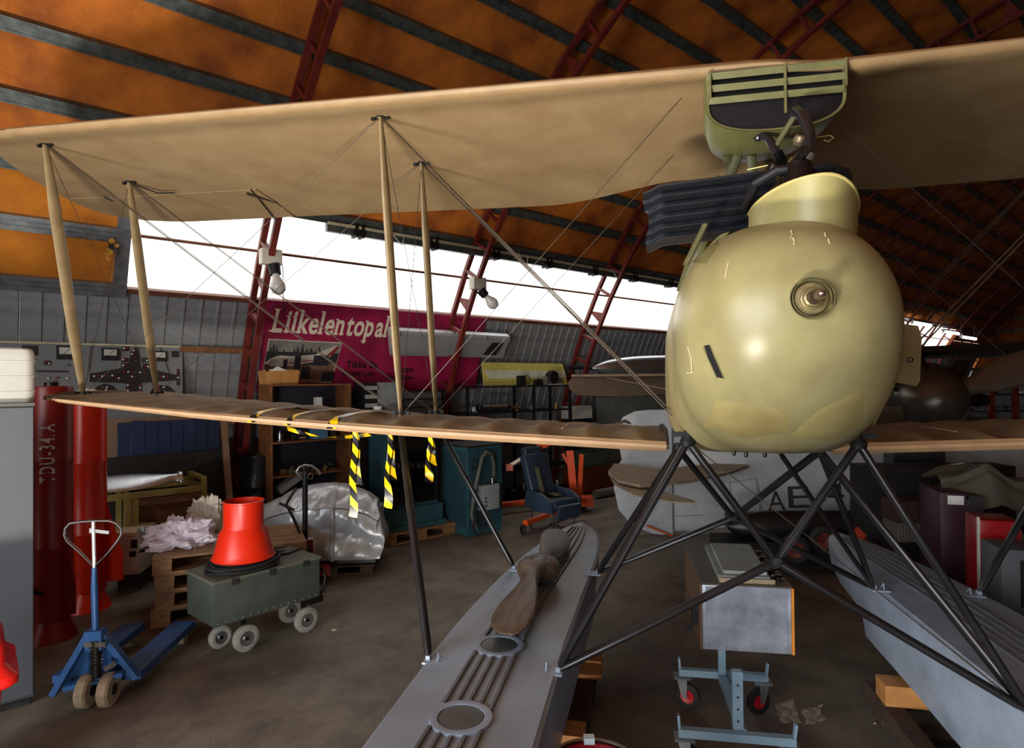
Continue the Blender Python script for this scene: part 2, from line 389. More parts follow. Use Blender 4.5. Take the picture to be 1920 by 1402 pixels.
for k, t in enumerate(trusst[1:]):
    lab = ('red steel lattice roof arch behind the camera side of the hangar' if k == 0 else
           'red steel lattice arch left of the magenta banner' if k == 1 else
           'red steel lattice arch passing the lamp between banner and yellow chart' if k == 2 else
           'red steel ladder-like arch beside the aircraft cowling, right of the yellow chart' if k == 3 else
           'red lattice roof arch far down the hangar, %s beyond the ladder-like arch' % ordn[k-4])
    tr_ = thing('roof_arch', lab, 'roof truss', H(t, 0, 0), PHI, 'red lattice arches carrying the roof')
    inst('chord', cho, tr_, (0, 0, ZC)); inst('chord', chi, tr_, (0, 0, ZC))
    na = 56
    for i in range(na):
        a = A_FLOOR+.03+(PI-2*A_FLOOR-.06)*i/(na-1)
        inst('gusset_plate' if (i % 8 == 7) else 'rung', gus if (i % 8 == 7) else rung, tr_, (0, 0, ZC), (a, 0, 0))
# end walls
wb = struct('wall_back', (0, 0, 0), PHI, 'far end wall of orange boards with horizontal grey rails')
z = 0.
while z < RC+ZC:
    hs = min(.6, RC+.11+ZC-z); zz = z+hs
    s0 = math.sqrt((RC+.12)**2-(z-ZC)**2); s1 = math.sqrt(max(.01, (RC+.12)**2-(zz-ZC)**2))
    mt = insul if z > 2.3 else clad
    MB().prism([(T_END, -s0, z), (T_END, s0, z), (T_END, s1, zz), (T_END, -s1, zz)], (.08, 0, 0)).build('insulation_panel' if z > 2.3 else 'cladding_panel', mt, wb)
    MB().bb(T_END-.08, T_END, -s0+.05, s0-.05, z-.06, z+.06).build('rail', galv, wb)
    z = zz
wf = struct('wall_front', (0, 0, 0), PHI, 'door end wall around the open hangar doorway')
def endpoly(sa, sb):
    pts = []
    for i in range(13):
        s_ = sa+(sb-sa)*i/12; pts.append((T_START, s_, ZC+math.sqrt(RC**2-s_**2) if abs(s_) < RC else 0))
    return pts
MB().prism([(T_START, 4.4, 0), (T_START, 8.74, 0)]+list(reversed(endpoly(4.4, 8.7))), (-.1, 0, 0)).build('wall_sheet', clad, wf)
MB().prism([(T_START, -8.74, 0), (T_START, -4.4, 0)]+list(reversed(endpoly(-8.7, -4.4))), (-.1, 0, 0)).build('wall_sheet', clad, wf)
MB().prism([(T_START, -4.4, 3.9), (T_START, 4.4, 3.9)]+list(reversed(endpoly(-4.4, 4.4))), (-.1, 0, 0)).build('wall_sheet', clad, wf)
apron = MB().bb(T_START-25, T_START-.02, -20, 20, -.12, -.02).build('ground', M('concrete_apron', (150, 146, 138), .8, 0, .08, 1), None, None, 0, 35, 'structure'); apron.rotation_euler.z = PHI

# conduit along window head, with clips and dangling cable
cd = thing('cable_conduit', 'long galvanised pipe with clips along the top of the window strip', 'pipe', (0, 0, 0), PHI)
s_, z_ = arc(A_HEAD-.004, RC-.16)
MB().tube([(3.2, s_, z_), (20, s_, z_)], .022, 8).build('pipe', M('cream_conduit', (190, 180, 150), .5), cd)
MB().bb(3.2, 20, s_+.03, s_+.09, z_-.1, z_+.02).build('backing_channel', galv, cd)
for k in range(12):
    t = 3.55+k*1.12
    for dx in (0, .09): MB().bb(t+dx, t+dx+.035, s_-.035, s_+.1, z_-.13, z_+.035).build('clip', blackm, cd)
    if k % 2 == 0:
        pts = [(t+.5+.05*math.sin(u*2)+u*.12, s_-.03, z_+.02-.16*math.sin(u*1.5)) for u in [i*.25 for i in range(9)]]
        MB().tube(pts, .006, 6).build('loose_cable', white, cd)
# lamps with bulbs on the trusses
def bulb_lamp(px, py, y, label, tilt):
    p = HF.p(px, py, 'y', y); t = thing('wall_lamp', label, 'lamp', H(p.x, p.y, p.z), PHI)
    mb = MB().box((0, .02, .04), (.18, .1, .14)); mb.build('housing', offwhite, t, None, .012)
    t.scale = (1.3, 1.3, 1.3); d = Vector((math.sin(tilt), -.25, -math.cos(tilt))).normalized()
    a = Vector((.02, 0, -.03))
    MB().cyl(a, a+d*.09, .055, .048, 14).build('socket', blackm, t)
    MB().lathe([(.03, 0), (.034, .03), (.062, .09), (.068, .12), (.058, .16), (.03, .185), (0, .19)], a+d*.085, d, 18).build('bulb', M('opal_bulb_glass', (235, 232, 225), .15, 0, .01), t)
    return t
L1 = bulb_lamp(509, 490, 7.15, 'white wall lamp with bare opal bulb on the arch left of the banner', .1)
L2 = bulb_lamp(898, 538, 7.12, 'white wall lamp with angled opal bulb on the arch above the silver panel', .75)
cbl = L1; MB().tube([(.09, 0, .03), (.1, -.01, -.1), (.1, -.01, -.42), (.11, .02, -.5)], .004, 5).build('cable', blackm, L1)
tubem = EM('lit_fluorescent_tube', (255, 252, 248), 14)
for (px, py, s, lab) in ((1712, 605, 6.9, 'lit fluorescent lamp nearest the cowling at the far windows'), (1770, 622, 6.9, 'lit fluorescent lamp in the middle of the far three'), (1803, 632, 6.3, 'lit fluorescent lamp rightmost at the far end, under the dark arch')):
    p = HF.p(px, py, 'y', s); t = thing('fluorescent_lamp', lab, 'lamp', H(p.x, p.y, p.z), PHI, 'fluorescent lamps at the far end')
    MB().bb(-.1, 2.0, -.06, .06, .05, .11).build('housing', galvl, t); MB().cyl((-.05, 0, 0), (1.95, 0, 0), .035).build('tube', tubem, t)
    for xx in (-.08, 1.98): MB().bb(xx-.02, xx+.02, -.04, .04, -.04, .1).build('end_cap', white, t)
    MB().tube([(0, 0, .1), (0, 0, .6)], .01, 5).build('hanger', blackm, t); MB().tube([(1.8, 0, .1), (1.8, 0, .6)], .01, 5).build('hanger', blackm, t)
# ================================================================= the floatplane (own space: x to its port side, y aft, z up)
AX, AY, AYAW = .951, 1.9416, .2045
ap = thing('floatplane', 'khaki and tan biplane on grey floats, radiator above its rounded nose', 'aircraft', (AX, AY, 0), -AYAW)
AF = Fr((AX, AY, 0), -AYAW)
def lerp(a, b, t): return a+(b-a)*t
def interp(x, xs, ys):
    if x <= xs[0]: return ys[0]
    for i in range(len(xs)-1):
        if x <= xs[i+1]: return lerp(ys[i], ys[i+1], (x-xs[i])/(xs[i+1]-xs[i]))
    return ys[-1]
def smooth(t): t = max(0, min(1, t)); return t*t*(3-2*t)
# ---- fuselage: body section at y
def sect(y, a):
    """a: angle, 0 = +x, pi/2 = up"""
    ys = [.5, .95, 1.5, 3, 5, 7.9]
    hw = interp(y, ys, [.394, .396, .39, .33, .2, .03]); zt = interp(y, ys, [2.595, 2.6, 2.58, 2.48, 2.36, 2.16]); zb = interp(y, ys, [1.705, 1.655, 1.64, 1.66, 1.74, 1.92])
    zc = lerp(zb, zt, .5); ht, hb = zt-zc, zc-zb; ct, st = math.cos(a), math.sin(a)
    e = 2/2.5 if st > 0 else 2/interp(y, [.5, .72], [2.6, 5])
    x = hw*math.copysign(abs(ct)**e, ct); z = zc+(ht if st > 0 else hb)*math.copysign(abs(st)**e, st)
    return x, z
def nose(y, a):
    L = .5
    if y >= L: x, z = sect(y, a); return Vector((x, y, z))
    u = max(0, 1-y/L); s_ = (max(0, 1-u**2.5))**(1/2.15)
    x, z = sect(L, a); cz = 2.245; cxr, czr = .40*math.cos(a), .41*math.sin(a)
    bl = smooth((y-.08)/.4); zc = lerp(cz, 2.16, smooth(y/.35))
    fx = lerp(cxr, x, bl)*s_; fz = lerp(czr, z-2.15, bl)*s_
    return Vector((fx, y, zc+fz if y < .35 else lerp(zc, 2.15, (y-.35)/.15)+fz))
NS = 72
ys = [.006, .012, .02, .032, .05, .075, .105, .14, .18, .22, .27, .32, .37, .42, .46, .5, .56, .62]
MB().loft([[nose(y, 2*PI*k/NS) for k in range(NS)] for y in ys], True).build('nose_cowling', khaki, ap, 'rounded khaki nose cowling with shaft hole and slot')
ys = [.622, .8, .95, 1.2, 1.5, 2, 2.6, 3.2, 4, 5, 6, 7, 7.9]
MB().loft([[nose(y, 2*PI*k/NS)*1 if y < .9 else Vector((sect(y, 2*PI*k/NS)[0], y, sect(y, 2*PI*k/NS)[1])) for k in range(NS)] for y in ys], True).build('fuselage', M('khaki_flank_paint', (176, 160, 112), .42, 0, .1, 4, .06, (150, 134, 90)), ap)
# ring of rivets where cowling meets flank, upper left
mb = MB()
for k in range(44):
    a = PI*.58+k*.021
    for y in (.635, .70):
        p = nose(y, a) if y < .62 else Vector((sect(y, a)[0], y, sect(y, a)[1])); mb.lathe([(.0055, 0), (.004, .003), (0, .004)], p, (math.cos(a), 0, math.sin(a)), 6)
rv = mb.build('rivet_row', khaki_dark, ap); rv['kind'] = 'stuff'
# shaft, hub ring
hz = 2.2534
MB().lathe([(.066, .02), (.066, -.004), (.060, -.007), (.057, -.002), (.057, .02)], (0, 0, hz), (0, -1, 0), 40).build('hub_ring', khaki, ap)
# axis -y : profile height positive = forward
hub = MB().lathe([(.055, -.004), (.05, .004), (.036, .006), (.034, .012), (.03, .014), (.028, .03), (.022, .034)], (0, -.002, hz), (0, -1, 0), 32).build('hub_flange', M('greasy_khaki_metal', (140, 126, 86), .35, .3, .15, 30), ap)
MB().lathe([(.021, .02), (.02, .07), (.016, .085), (.0155, .115), (.010, .13), (0, .134)], (0, 0, hz), (0, -1, 0), 24).build('propeller_shaft', M('worn_shaft_steel', (150, 130, 118), .25, .9, .2, 40), hub)
# slot in the cowling, panels with rivets
def on_surf(px, py, off=.0, lo=.0, hi=1.4):
    """point of the nose or flank met by a sighting"""
    best = None
    o = AF.i @ (CAM-AF.l); r = AF.i @ ray(px, py)
    for i in range(1400):
        y = i*.001; t = (y-o.y)/r.y; p = o+r*t
        yy = max(y, .006)
        zc = 2.2; a = math.atan2(p.z-zc, p.x)
        q = nose(yy, a); c = Vector((0, yy, zc))
        # compare radial distance by scanning a few angles
        bd = None
        for da in (-.06, -.03, 0, .03, .06):
            q = nose(yy, a+da); qa = math.atan2(q.z-zc, q.x); d = abs(qa-a)
            if bd is None or d < bd[0]: bd = (d, q)
        if Vector((p.x, 0, p.z-zc)).length <= Vector((bd[1].x, 0, bd[1].z-zc)).length:
            n_ = Vector((p.x, -.25 if y < .4 else 0, (p.z-zc))).normalized(); return p+n_*off
    return o+r*((.5-o.y)/r.y)
pl = [on_surf(*q, .003) for q in ((1321, 648), (1328, 668), (1337, 688), (1345, 706))]; pr_ = [on_surf(*q, .003) for q in ((1331, 646), (1338, 666), (1348, 686), (1357, 709))]
vs = pl+list(reversed(pr_)); mb = MB(); nn = Vector((.7, .7, 0)).normalized()*.0
mb.add(vs, [(0, 1, 6, 7), (1, 2, 5, 6), (2, 3, 4, 5)]); mb.build('cooling_slot', M('slot_interior', (8, 8, 8), .9), ap)
mb = MB()
for (a_, b_) in ((((1345, 709)), (1318, 650)), ((1358, 709), (1332, 647))):
    mb.tube([on_surf(lerp(a_[0], b_[0], u), lerp(a_[1], b_[1], u), .002) for u in (0, .33, .66, 1)], .0018, 5)
mb.build('slot_lip', khaki_dark, ap)
# thin raised panel patches on the lower cowling
def patch(poly, name, off, mat, sub=5):
    n = len(poly); c = (sum(p[0] for p in poly)/n, sum(p[1] for p in poly)/n); vs = [on_surf(*c, off)]; fs = []
    rings = []
    for s_ in [i/sub for i in range(1, sub+1)]:
        rg = []
        for i in range(n):
            for k in range(3):
                u = k/3; x = lerp(poly[i][0], poly[(i+1) % n][0], u); y = lerp(poly[i][1], poly[(i+1) % n][1], u); rg.append(on_surf(lerp(c[0], x, s_), lerp(c[1], y, s_), off if s_ < 1 else off*.2))
        rings.append(rg)
    m = 3*n; vs += [v for r in rings for v in r]
    fs += [(0, 1+i, 1+(i+1) % m) for i in range(m)]
    for j in range(sub-1): fs += [(1+j*m+i, 1+(j+1)*m+i, 1+(j+1)*m+(i+1) % m, 1+j*m+(i+1) % m) for i in range(m)]
    return MB().add(vs, fs, True).build(name, mat, ap)
patch([(1345, 748), (1480, 768), (1476, 812), (1400, 822), (1318, 800)], 'access_panel', .003, M('brownish_khaki_panel', (156, 142, 92), .45, 0, .12, 7, 0, (136, 120, 74)))
patch([(1480, 818), (1530, 772), (1622, 722), (1618, 790), (1560, 828)], 'access_panel', .003, M('brownish_khaki_panel2', (160, 146, 92), .5, 0, .12, 7))
patch([(1296, 492), (1350, 440), (1368, 434), (1324, 494)], 'access_panel', .003, khaki_dark, 3)
drips = M('pale_paint_drip', (222, 206, 168), .5)
for pts in (((1483, 432), (1486, 440), (1482, 446)), ((1487, 446), (1490, 452), (1489, 459)), ((1546, 437), (1548, 443)), ((1553, 448), (1556, 457)), ((1366, 493), (1362, 508), (1360, 522)), ((1290, 650), (1296, 670), (1298, 697)), ((1288, 699), (1302, 697)), ((1549, 340), (1549, 345))):
    MB().tube([on_surf(*q, .001) for q in pts], .0022, 5).build('paint_drip', drips, ap)
# hood above the nose
mb = MB(); rings = []
nseg = 26
def hood(a, v):
    x = .112+.192*math.sin(a); y = .60-.36*math.cos(a)
    top = 2.722-.03*(1-math.cos(a))-.075*max(0, math.sin(a))**2; bot = 2.42
    fl_ = .012*v
    return Vector((x*(1)+0*fl_, y+.03*(1-v), lerp(bot, top, v)))
outer = [[hood(-1.62+3.24*i/nseg, v) for v in (0, .3, .6, .85, 1)] for i in range(nseg+1)]
inner = [[p+Vector((-.006*math.sin(-1.62+3.24*i/nseg), .006*math.cos(-1.62+3.24*i/nseg), 0)) for p in reversed(r)] for i, r in enumerate(outer)]
mb.loft([o_+i_ for o_, i_ in zip(outer, inner)], True)
hd = mb.build('engine_hood', M('yellow_khaki_hood_paint', (170, 160, 104), .38, 0, .07, 5, .04), ap)
MB().tube([r[-1] for r in outer], .006, 8).build('rolled_rim', M('bare_rim_edge', (206, 186, 120), .35), hd)
# engine in the gap
mb = MB().bb(-.02, .2, .42, 1.25, 2.50, 2.72); mb.build('crankcase', darkiron, ap, None, .02)
for k in range(6):
    y = .5+k*.15; mb = MB().lathe([(.062, 0), (.062, .1), (.05, .12), (.048, .15), (.02, .17)], (.09, y, 2.7), (0, 0, 1), 14); mb.build('cylinder_head', darkiron, ap)
MB().tube([(.09, .42, 2.87), (.09, 1.3, 2.87)], .022, 10).build('camshaft_housing', darkiron, ap)
for sx in (-1, 1): MB().tube([(.11+.0*sx, .5, 2.83), (.11+sx*.1, .5, 2.83), (.11+sx*.17, .55, 2.80), (.11+sx*.19, .7, 2.74)], .02, 9).build('cross_shaft', blackm, ap)
def A3(px, py, y): return AF.p(px, py, 'y', y)
rub = M('black_coolant_hose', (30, 31, 36), .22, 0, .15, 8)
MB().tube([A3(1488, 212, .86), A3(1494, 208, .82), A3(1506, 218, .76), A3(1516, 240, .70), A3(1519, 268, .66), A3(1514, 300, .62)], .0235, 14).build('coolant_hose', rub, ap)
MB().tube([A3(1514, 292, .62), A3(1505, 325, .60)], .029, 14).build('hose_collar', M('pale_rubber_collar', (120, 118, 112), .4), ap)
MB().tube([A3(1492, 214, .85), A3(1478, 236, .87), A3(1462, 262, .9), A3(1452, 282, .9)], .013, 10).build('coolant_pipe', M('painted_pipe', (92, 88, 60), .4), ap)
MB().tube([A3(1424, 258, .98), A3(1430, 254, .95), A3(1442, 262, .93), A3(1452, 280, .9), A3(1462, 300, .86), A3(1472, 322, .84)], .019, 10).build('coolant_hose', rub, ap)
MB().lathe([(.024, 0), (.028, .008), (.024, .016)], A3(1424, 258, .98), (-.6, -.3, .5), 16).build('hose_clamp', steel, ap)
mb = MB()
for k in range(9): 
    p = A3(1459+k*1.6, 286+k*3.8, .85-.003*k); mb.lathe([(.016, -.003), (.023, 0), (.016, .003)], p, (.35, -.1, -.9), 14)
mb.build('ribbed_hose', blackm, ap)
MB().lathe([(.012, 0), (.024, .01), (.028, .03), (.022, .05), (.012, .055)], A3(1496, 276, .7), (.1, -.5, .6), 16).build('brass_cap', M('tarnished_brass', (130, 116, 92), .45, .6, .2, 20), ap)
MB().lathe([(.018, 0), (.022, .03), (.014, .05)], A3(1490, 300, .7), (-.3, -.6, -.4), 12).build('valve_body', M('tarnished_brass'if 0 else 'bright_fitting', (196, 172, 120), .25, .8, .1, 20), ap)
MB().tube([A3(1524, 252, .7), A3(1530, 250, .7), A3(1528, 258, .7), A3(1556, 254, .72), A3(1563, 258, .72), A3(1553, 266, .72), A3(1545, 262, .72)], .0022, 5).build('loose_wire', M('copper_wire', (200, 180, 110), .4, .4), ap)
MB().tube([A3(1401, 318, .85), A3(1458, 306, .8)], .003, 5).build('thin_rod', M('copper_wire', (200, 180, 110), .4, .4), ap)
for (px, py, y, r) in ((1448, 318, .75, .025), (1560, 322, .8, .03), (1580, 330, .85, .03), (1545, 322, .8, .022), (1470, 326, .7, .02)):
    MB().lathe([(r*.6, -.03), (r, -.015), (r, .02), (r*.5, .035)], A3(px, py, y), (.3, -.2, .9), 12).build('engine_fitting', darkiron, ap)
# corrugated black exhaust cowl at the left
mb = MB(); nr = 6
def corr(u, v):
    x = lerp(-.50, .13, u); ph = v*nr*2*PI
    bend = smooth((.13-u)/.13)
    z = 3.02-.05*(1-u)*.4-v*.315+.0-bend*.018; 
    y = 1.13-.07*(1-math.cos(ph))/2+v*.02+bend*.04
    return Vector((x-.012*math.sin(v*9)*(1 if u < .01 else 0)+.018*v*(1-u), y, z+.018*u*1))
g0 = [[corr(i/24, j/96) for j in range(97)] for i in range(25)]
for i, rg in enumerate(g0): pass
mb.loft([rg+[p+Vector((0, .006, 0)) for p in reversed(rg)] for rg in g0], True)
mb.build('corrugated_exhaust_shroud', M('black_stove_enamel', (96, 98, 106), .36, .85, .1, 10, spec=1.), ap, 'black corrugated sheet shroud beside the engine')
# radiator
RZ = -.035
def radsec(y, k, n, g=1.):
    a = PI+PI*k/n; hw = .305*g; c = .093
    zt = 3.475+RZ; x = c+hw*math.copysign(abs(math.cos(a))**.8, math.cos(a)); z = zt-.15-(.135*g)*abs(math.sin(a))**.85
    return Vector((x, y, z))
def radring(y, g, drop=0, n=24): return [Vector((.093-.305*g, y, 3.472+RZ-drop*.2-.0))]+[radsec(y, k, n, g)+Vector((0, 0, -drop)) for k in range(n+1)]+[Vector((.093+.305*g, y, 3.472+RZ-drop*.2-.0))]
rad = MB(); ro = [radring(.93, 1.), radring(.96, 1.015), radring(1.15, .97, .005), radring(1.4, .8, -.0), radring(1.62, .55, -.03), radring(1.8, .3, -.06)]
rad.loft(ro, False); rr = rad.build('radiator', M('khaki_radiator_shell', (112, 112, 66), .4, 0, .1, 6), ap, 'half-round khaki radiator slung in front of the upper wing')
# front rim + core
rin = [Vector((p.x*.955+.004, p.y, (p.z-3.30)*.93+3.30)) for p in radring(.93, 1.)]
MB().loft([radring(.925, 1.0), rin], False).build('rim', M('radiator_rim', (120, 118, 76), .35), rr)
core = bpy.data.materials.new('honeycomb_core'); core.use_nodes = True; nt = core.node_tree; b = nt.nodes['Principled BSDF']; tc = nt.nodes.new('ShaderNodeTexCoord'); vo = nt.nodes.new('ShaderNodeTexVoronoi'); vo.inputs['Scale'].default_value = 190
nt.links.new(tc.outputs['Object'], vo.inputs[0]); rp = nt.nodes.new('ShaderNodeValToRGB'); rp.color_ramp.elements[0].position = .25; rp.color_ramp.elements[0].color = (.004, .004, .005, 1); rp.color_ramp.elements[1].position = .5; rp.color_ramp.elements[1].color = (.018, .018, .02, 1)
nt.links.new(vo.outputs[0], rp.inputs[0]); nt.links.new(rp.outputs[0], b.inputs['Base Color']); b.inputs['Roughness'].default_value = .4; b.inputs['Metallic'].default_value = .3
MB().prism([(p.x, .945, p.z) for p in rin], (0, .02, 0)).build('radiator_core', core, rr)
slat_m = M('radiator_slat_paint', (112, 110, 70), .4, 0, .1, 10)
for k in range(3):
    z = 3.428-k*.058; MB().box((.093, .912, z), (.61-.012*k, .03, .006), Matrix.Rotation(-1.0, 3, 'X')).build('slat', slat_m, rr)
MB().bb(.128, .138, .895, .905, 3.22, 3.445).build('slat_bar', slat_m, rr)
for sx in (-.2, .386): MB().bb(sx, sx+.008, .895, .94, 3.32, 3.445).build('side_bracket', slat_m, rr)
# cabane struts
for (p, q) in ((AF.p(1286, 496, 'y', .88), AF.p(1322, 422, 'y', .9)), ((-.3, 1.5, 2.5), (-.06, 1.7, 3.2)), ((.3, 1.5, 2.5), (.22, 1.84, 3.45)), (AF.p(1386, 286, 'y', 1.3), (-.27, 1.35, 2.55)), (AF.p(1408, 284, 'y', 1.3), AF.p(1412, 335, 'y', 1.3)), (AF.p(1384, 284, 'y', 1.3), AF.p(1452, 281, 'y', 1.25)), ((-.06, 1.3, 3.14), (-.06, 1.5, 3.42))):
    MB().tube([p, q], .014, 12, True, 1.8).build('cabane_strut', M('khaki_strut_paint', (108, 104, 70), .4), ap)
# open side flap on the right
q = MB(); P4 = [(.415, .62, 2.23), (.62, .80, 2.22), (.645, .83, 2.17), (.635, .83, 1.985), (.615, .81, 1.965), (.43, .62, 1.99)]
q.prism(P4, (.004, -.006, 0)).build('cowl_flap', khaki, ap, 'open hinged cowl door on the right flank')
MB().lathe([(.012, 0), (.012, .01), (.006, .016)], (.565, .74, 2.075), (.6, -.8, 0), 10).build('flap_latch', steel, ap)
MB().tube([(.40, .6, 2.24), (.42, .6, 1.98)], .006, 6).build('flap_hinge', khaki_dark, ap)
MB().prism([(.39, .62, 1.99), (.43, .62, 1.99), (.47, .66, 1.94), (.40, .66, 1.80), (.385, .62, 1.80)], (0, .006, 0)).build('torn_cowl_edge', khaki_dark, ap)

# ---- upper wing
UTX = [(.92, 4.42), (1.05, 4.6), (1.24, 4.78), (1.6, 4.98), (1.95, 5.12), (2.3, 5.22), (2.5, 5.2), (2.62, 5.05), (2.68, 4.85)]
def uxt(y): return interp(y, [a for a, b in UTX], [b for a, b in UTX])
def ute(x):
    x = abs(x); t = lerp(2.24, 2.69, smooth((x-.25)/1.0)**.8)
    return lerp(t, 2.66, smooth((x-1.5)/2))
def uz(x, y, up):
    rt = -.042*smooth(x/.35)-.012 if x > 0 else -.012; x = abs(x); te = ute(x); c = (y-.92)/(te-.92); d = .0188*x+rt
    tip = smooth((5.3-x)/.9)
    lo = interp(c, [0, .012, .05, .14, .5, .8, 1], [3.482, 3.462, 3.462, 3.492, 3.463, 3.42, 3.37])
    hi = interp(c, [0, .012, .05, .14, .35, .6, .85, 1], [3.482, 3.505, 3.535, 3.572, 3.590, 3.555, 3.445, 3.375])
    mid = 3.46-.03*c
    z = hi if up else lo
    z = lerp(mid+.02, z, .35+.65*tip)
    return z+d
def wingpatch(xf0, xf1, y0, y1, nu, nv, sgn, zf, sag=0, le=False):
    """xf0,xf1: functions of y giving the inner and outer edge; y0,y1 functions of x"""
    rings = []
    for i in range(nu+1):
        u = i/nu; row_lo = []; row_hi = []
        for j in range(nv+1):
            v = j/nv
            v = v*v*.55+v*.45 if le else v
            x = lerp(xf0(.92), xf1(1.5), u)
            for _ in range(3):
                y = lerp(y0(x), y1(x), v); x = lerp(xf0(y), xf1(y), u)
            s_ = sag*abs(math.sin(x*PI/.275))
            row_lo.append(Vector((sgn*x, y, zf(sgn*x, y, False)+s_*.3))); row_hi.append(Vector((sgn*x, y, zf(sgn*x, y, True)-s_*smooth((y-y0(x))*12))))
        rings.append(row_lo+list(reversed(row_hi[1:-1] if 0 else row_hi)))
    return MB().loft(rings, True)
for sgn, nm in ((-1, 'starboard'), (1, 'port')):
    mb = wingpatch(lambda y: 0., lambda y: 3.4, lambda x: .92, ute, 60, 22, sgn, uz, .004, True)
    uw = mb.build('upper_wing', fabric, ap, 'tan fabric upper wing, inner part', 0, 50)
    mb = wingpatch(lambda y: 3.401, uxt, lambda x: .92, lambda x: 2.10, 30, 18, sgn, uz, .004, True)
    mb.build('wing_tip_section', fabric, uw, None, 0, 50)
    mb = wingpatch(lambda y: 3.42, lambda y: min(uxt(y), uxt(y)), lambda x: 2.115, ute, 30, 8, sgn, uz)
    al = mb.build('aileron', fabric, uw, 'long tan aileron at the rear of the wing tip', 0, 50)
    MB().box((sgn*3.44, 2.32, uz(sgn*3.4, 2.32, False)), (.006, .4, .02), Matrix.Rotation(sgn*.35, 3, 'Z')).build('aileron_end_rib', M('dark_rib_edge', (60, 46, 36), .7), al)
    # control horn
    MB().bar((sgn*4.72, 2.03, 3.50), (sgn*4.67, 2.07, 3.47), .005, .012).build('control_horn', blackm, al)
    # LE tape band
    rings = []
    for i in range(41):
        x = i/40*4.3; y0 = .915
        rings.append([Vector((sgn*x, .975, uz(sgn*x, .975, False)-.002)), Vector((sgn*x, .94, uz(sgn*x, .94, False)-.003)), Vector((sgn*x, .915, uz(sgn*x, .92, False))), Vector((sgn*x, .917, uz(sgn*x, .92, True)+.006)), Vector((sgn*x, .94, uz(sgn*x, .94, True)+.002)), Vector((sgn*x, .985, uz(sgn*x, .985, True)+.001))])
    mb = MB(); vs = [v for r in rings for v in r]; fs = [(i*6+k, i*6+k+1, (i+1)*6+k+1, (i+1)*6+k) for i in range(40) for k in range(5)]
    mb.add(vs, fs, True).build('leading_edge_tape', M('upper_leading_edge', (160, 130, 92), .5, 0, .08, 9), uw, None, 0, 89)

# ---- lower wing
LTX = [(1.2, 4.28), (1.32, 4.5), (1.6, 4.66), (2.0, 4.76), (2.3, 4.7), (2.55, 4.45)]
def lxt(y): return interp(y, [a for a, b in LTX], [b for a, b in LTX])
def lte(x): return lerp(2.58, 2.5, smooth((abs(x)-3)/1.5))
def lz(x, y, up):
    x = abs(x); c = (y-1.2)/(lte(x)-1.2); crest = 1.70+.040*x+.0028*x*x
    th = interp(x, [0, 2, 3.2, 4, 4.4, 4.8], [1, 1, .8, .5, .32, .15])
    lo = interp(c, [0, .012, .05, .18, .5, .8, 1], [-.068, -.092, -.098, -.09, -.085, -.075, -.07])
    hi = interp(c, [0, .012, .05, .14, .28, .6, .85, 1], [-.068, -.045, -.02, 0, .008, -.015, -.05, -.065])
    return crest+(hi if up else lo)*th
LW = []
for sgn in (-1, 1):
    mb = wingpatch(lambda y: .395, lxt, lambda x: 1.2, lte, 130, 22, sgn, lz, .04, True)
    lw = mb.build('lower_wing', fabric_top, ap, 'dusty tan lower wing with sagging fabric between ribs', 0, 60)
    rings = []; nsg = 110
    for i in range(nsg+1):
        x = lerp(.40, 4.25, i/nsg)
        rings.append([Vector((sgn*x, y, lz(x, y, up)+o)) for y, up, o in ((1.25, False, -.002), (1.215, False, -.003), (1.197, False, .012), (1.196, True, -.004), (1.205, True, .001), (1.222, True, .001))])
    MB().add([v for r in rings for v in r], [(i*6+k, i*6+k+1, (i+1)*6+k+1, (i+1)*6+k) for i in range(nsg) for k in range(5)], True).build('leading_edge_tape', fabric_le, lw, None, 0, 89)
    MB().box((sgn*.95, 1.4, lz(.95, 1.4, True)), (.006, .36, .004)).build('tape_seam', fabric_le, lw)
    x = .4; MB().prism([(sgn*.396, y, lz(x, y, False)-.008) for y in (1.19, 1.4, 2, 2.55)]+[(sgn*.396, y, lz(x, y, True)+.012) for y in (2.55, 2, 1.4, 1.25, 1.19)], (-sgn*.01, 0, 0)).build('root_rib', M('dark_rib_edge', (60, 46, 36), .7), lw)
    LW.append(lw)

# ---- struts, wires
def ustrut(p, q, r=.021, fl=2.1, mat=strutwood, name='interplane_strut'):
    p, q = Vector(p), Vector(q); n = 9; path = [p.lerp(q, i/(n-1)) for i in range(n)]
    rs = [r*(.45+.55*min(1, 4*(i/(n-1)), 4*(1-i/(n-1)))) for i in range(n)]
    return MB().tube(path, rs, 14, True, fl, fdir=(1, 0, 0)).build(name, mat, ap)
XI, XO = 1.97, 4.3
uzs = lambda x, y: uz(x, y, False)
lzs = lambda x, y: lz(x, y, True)
for sg in (-1, 1):
    for x in (XI, XO):
        for (yu, yl) in ((1.17, 1.45), (1.84, 2.11)):
            s_ = ustrut((sg*x, yu, uzs(sg*x, yu)+.002), (sg*x, yl, lzs(x, yl)-.002))
            for (yy, zz) in ((yu, uzs(sg*x, yu)-.012), (yl, lzs(x, yl)+.01)):
                mb = MB().lathe([(.03, 0), (.03, .012), (.012, .014)], (sg*x, yy, zz), (0, 0, 1), 12)
                for dx in (-.045, .045): mb.box((sg*x+dx, yy, zz+.006), (.022, .018, .02))
                mb.build('strut_fitting', blackm, s_)
wm = M('wire_rope', (78, 66, 54), .45, .4, .2, 30)
def wire(p, q, r=.003, sag=0): return MB().tube([p, (Vector(p)+Vector(q))/2+Vector((0, 0, -sag)), q], r, 5).build('bracing_wire', wm, ap)
FT = .34
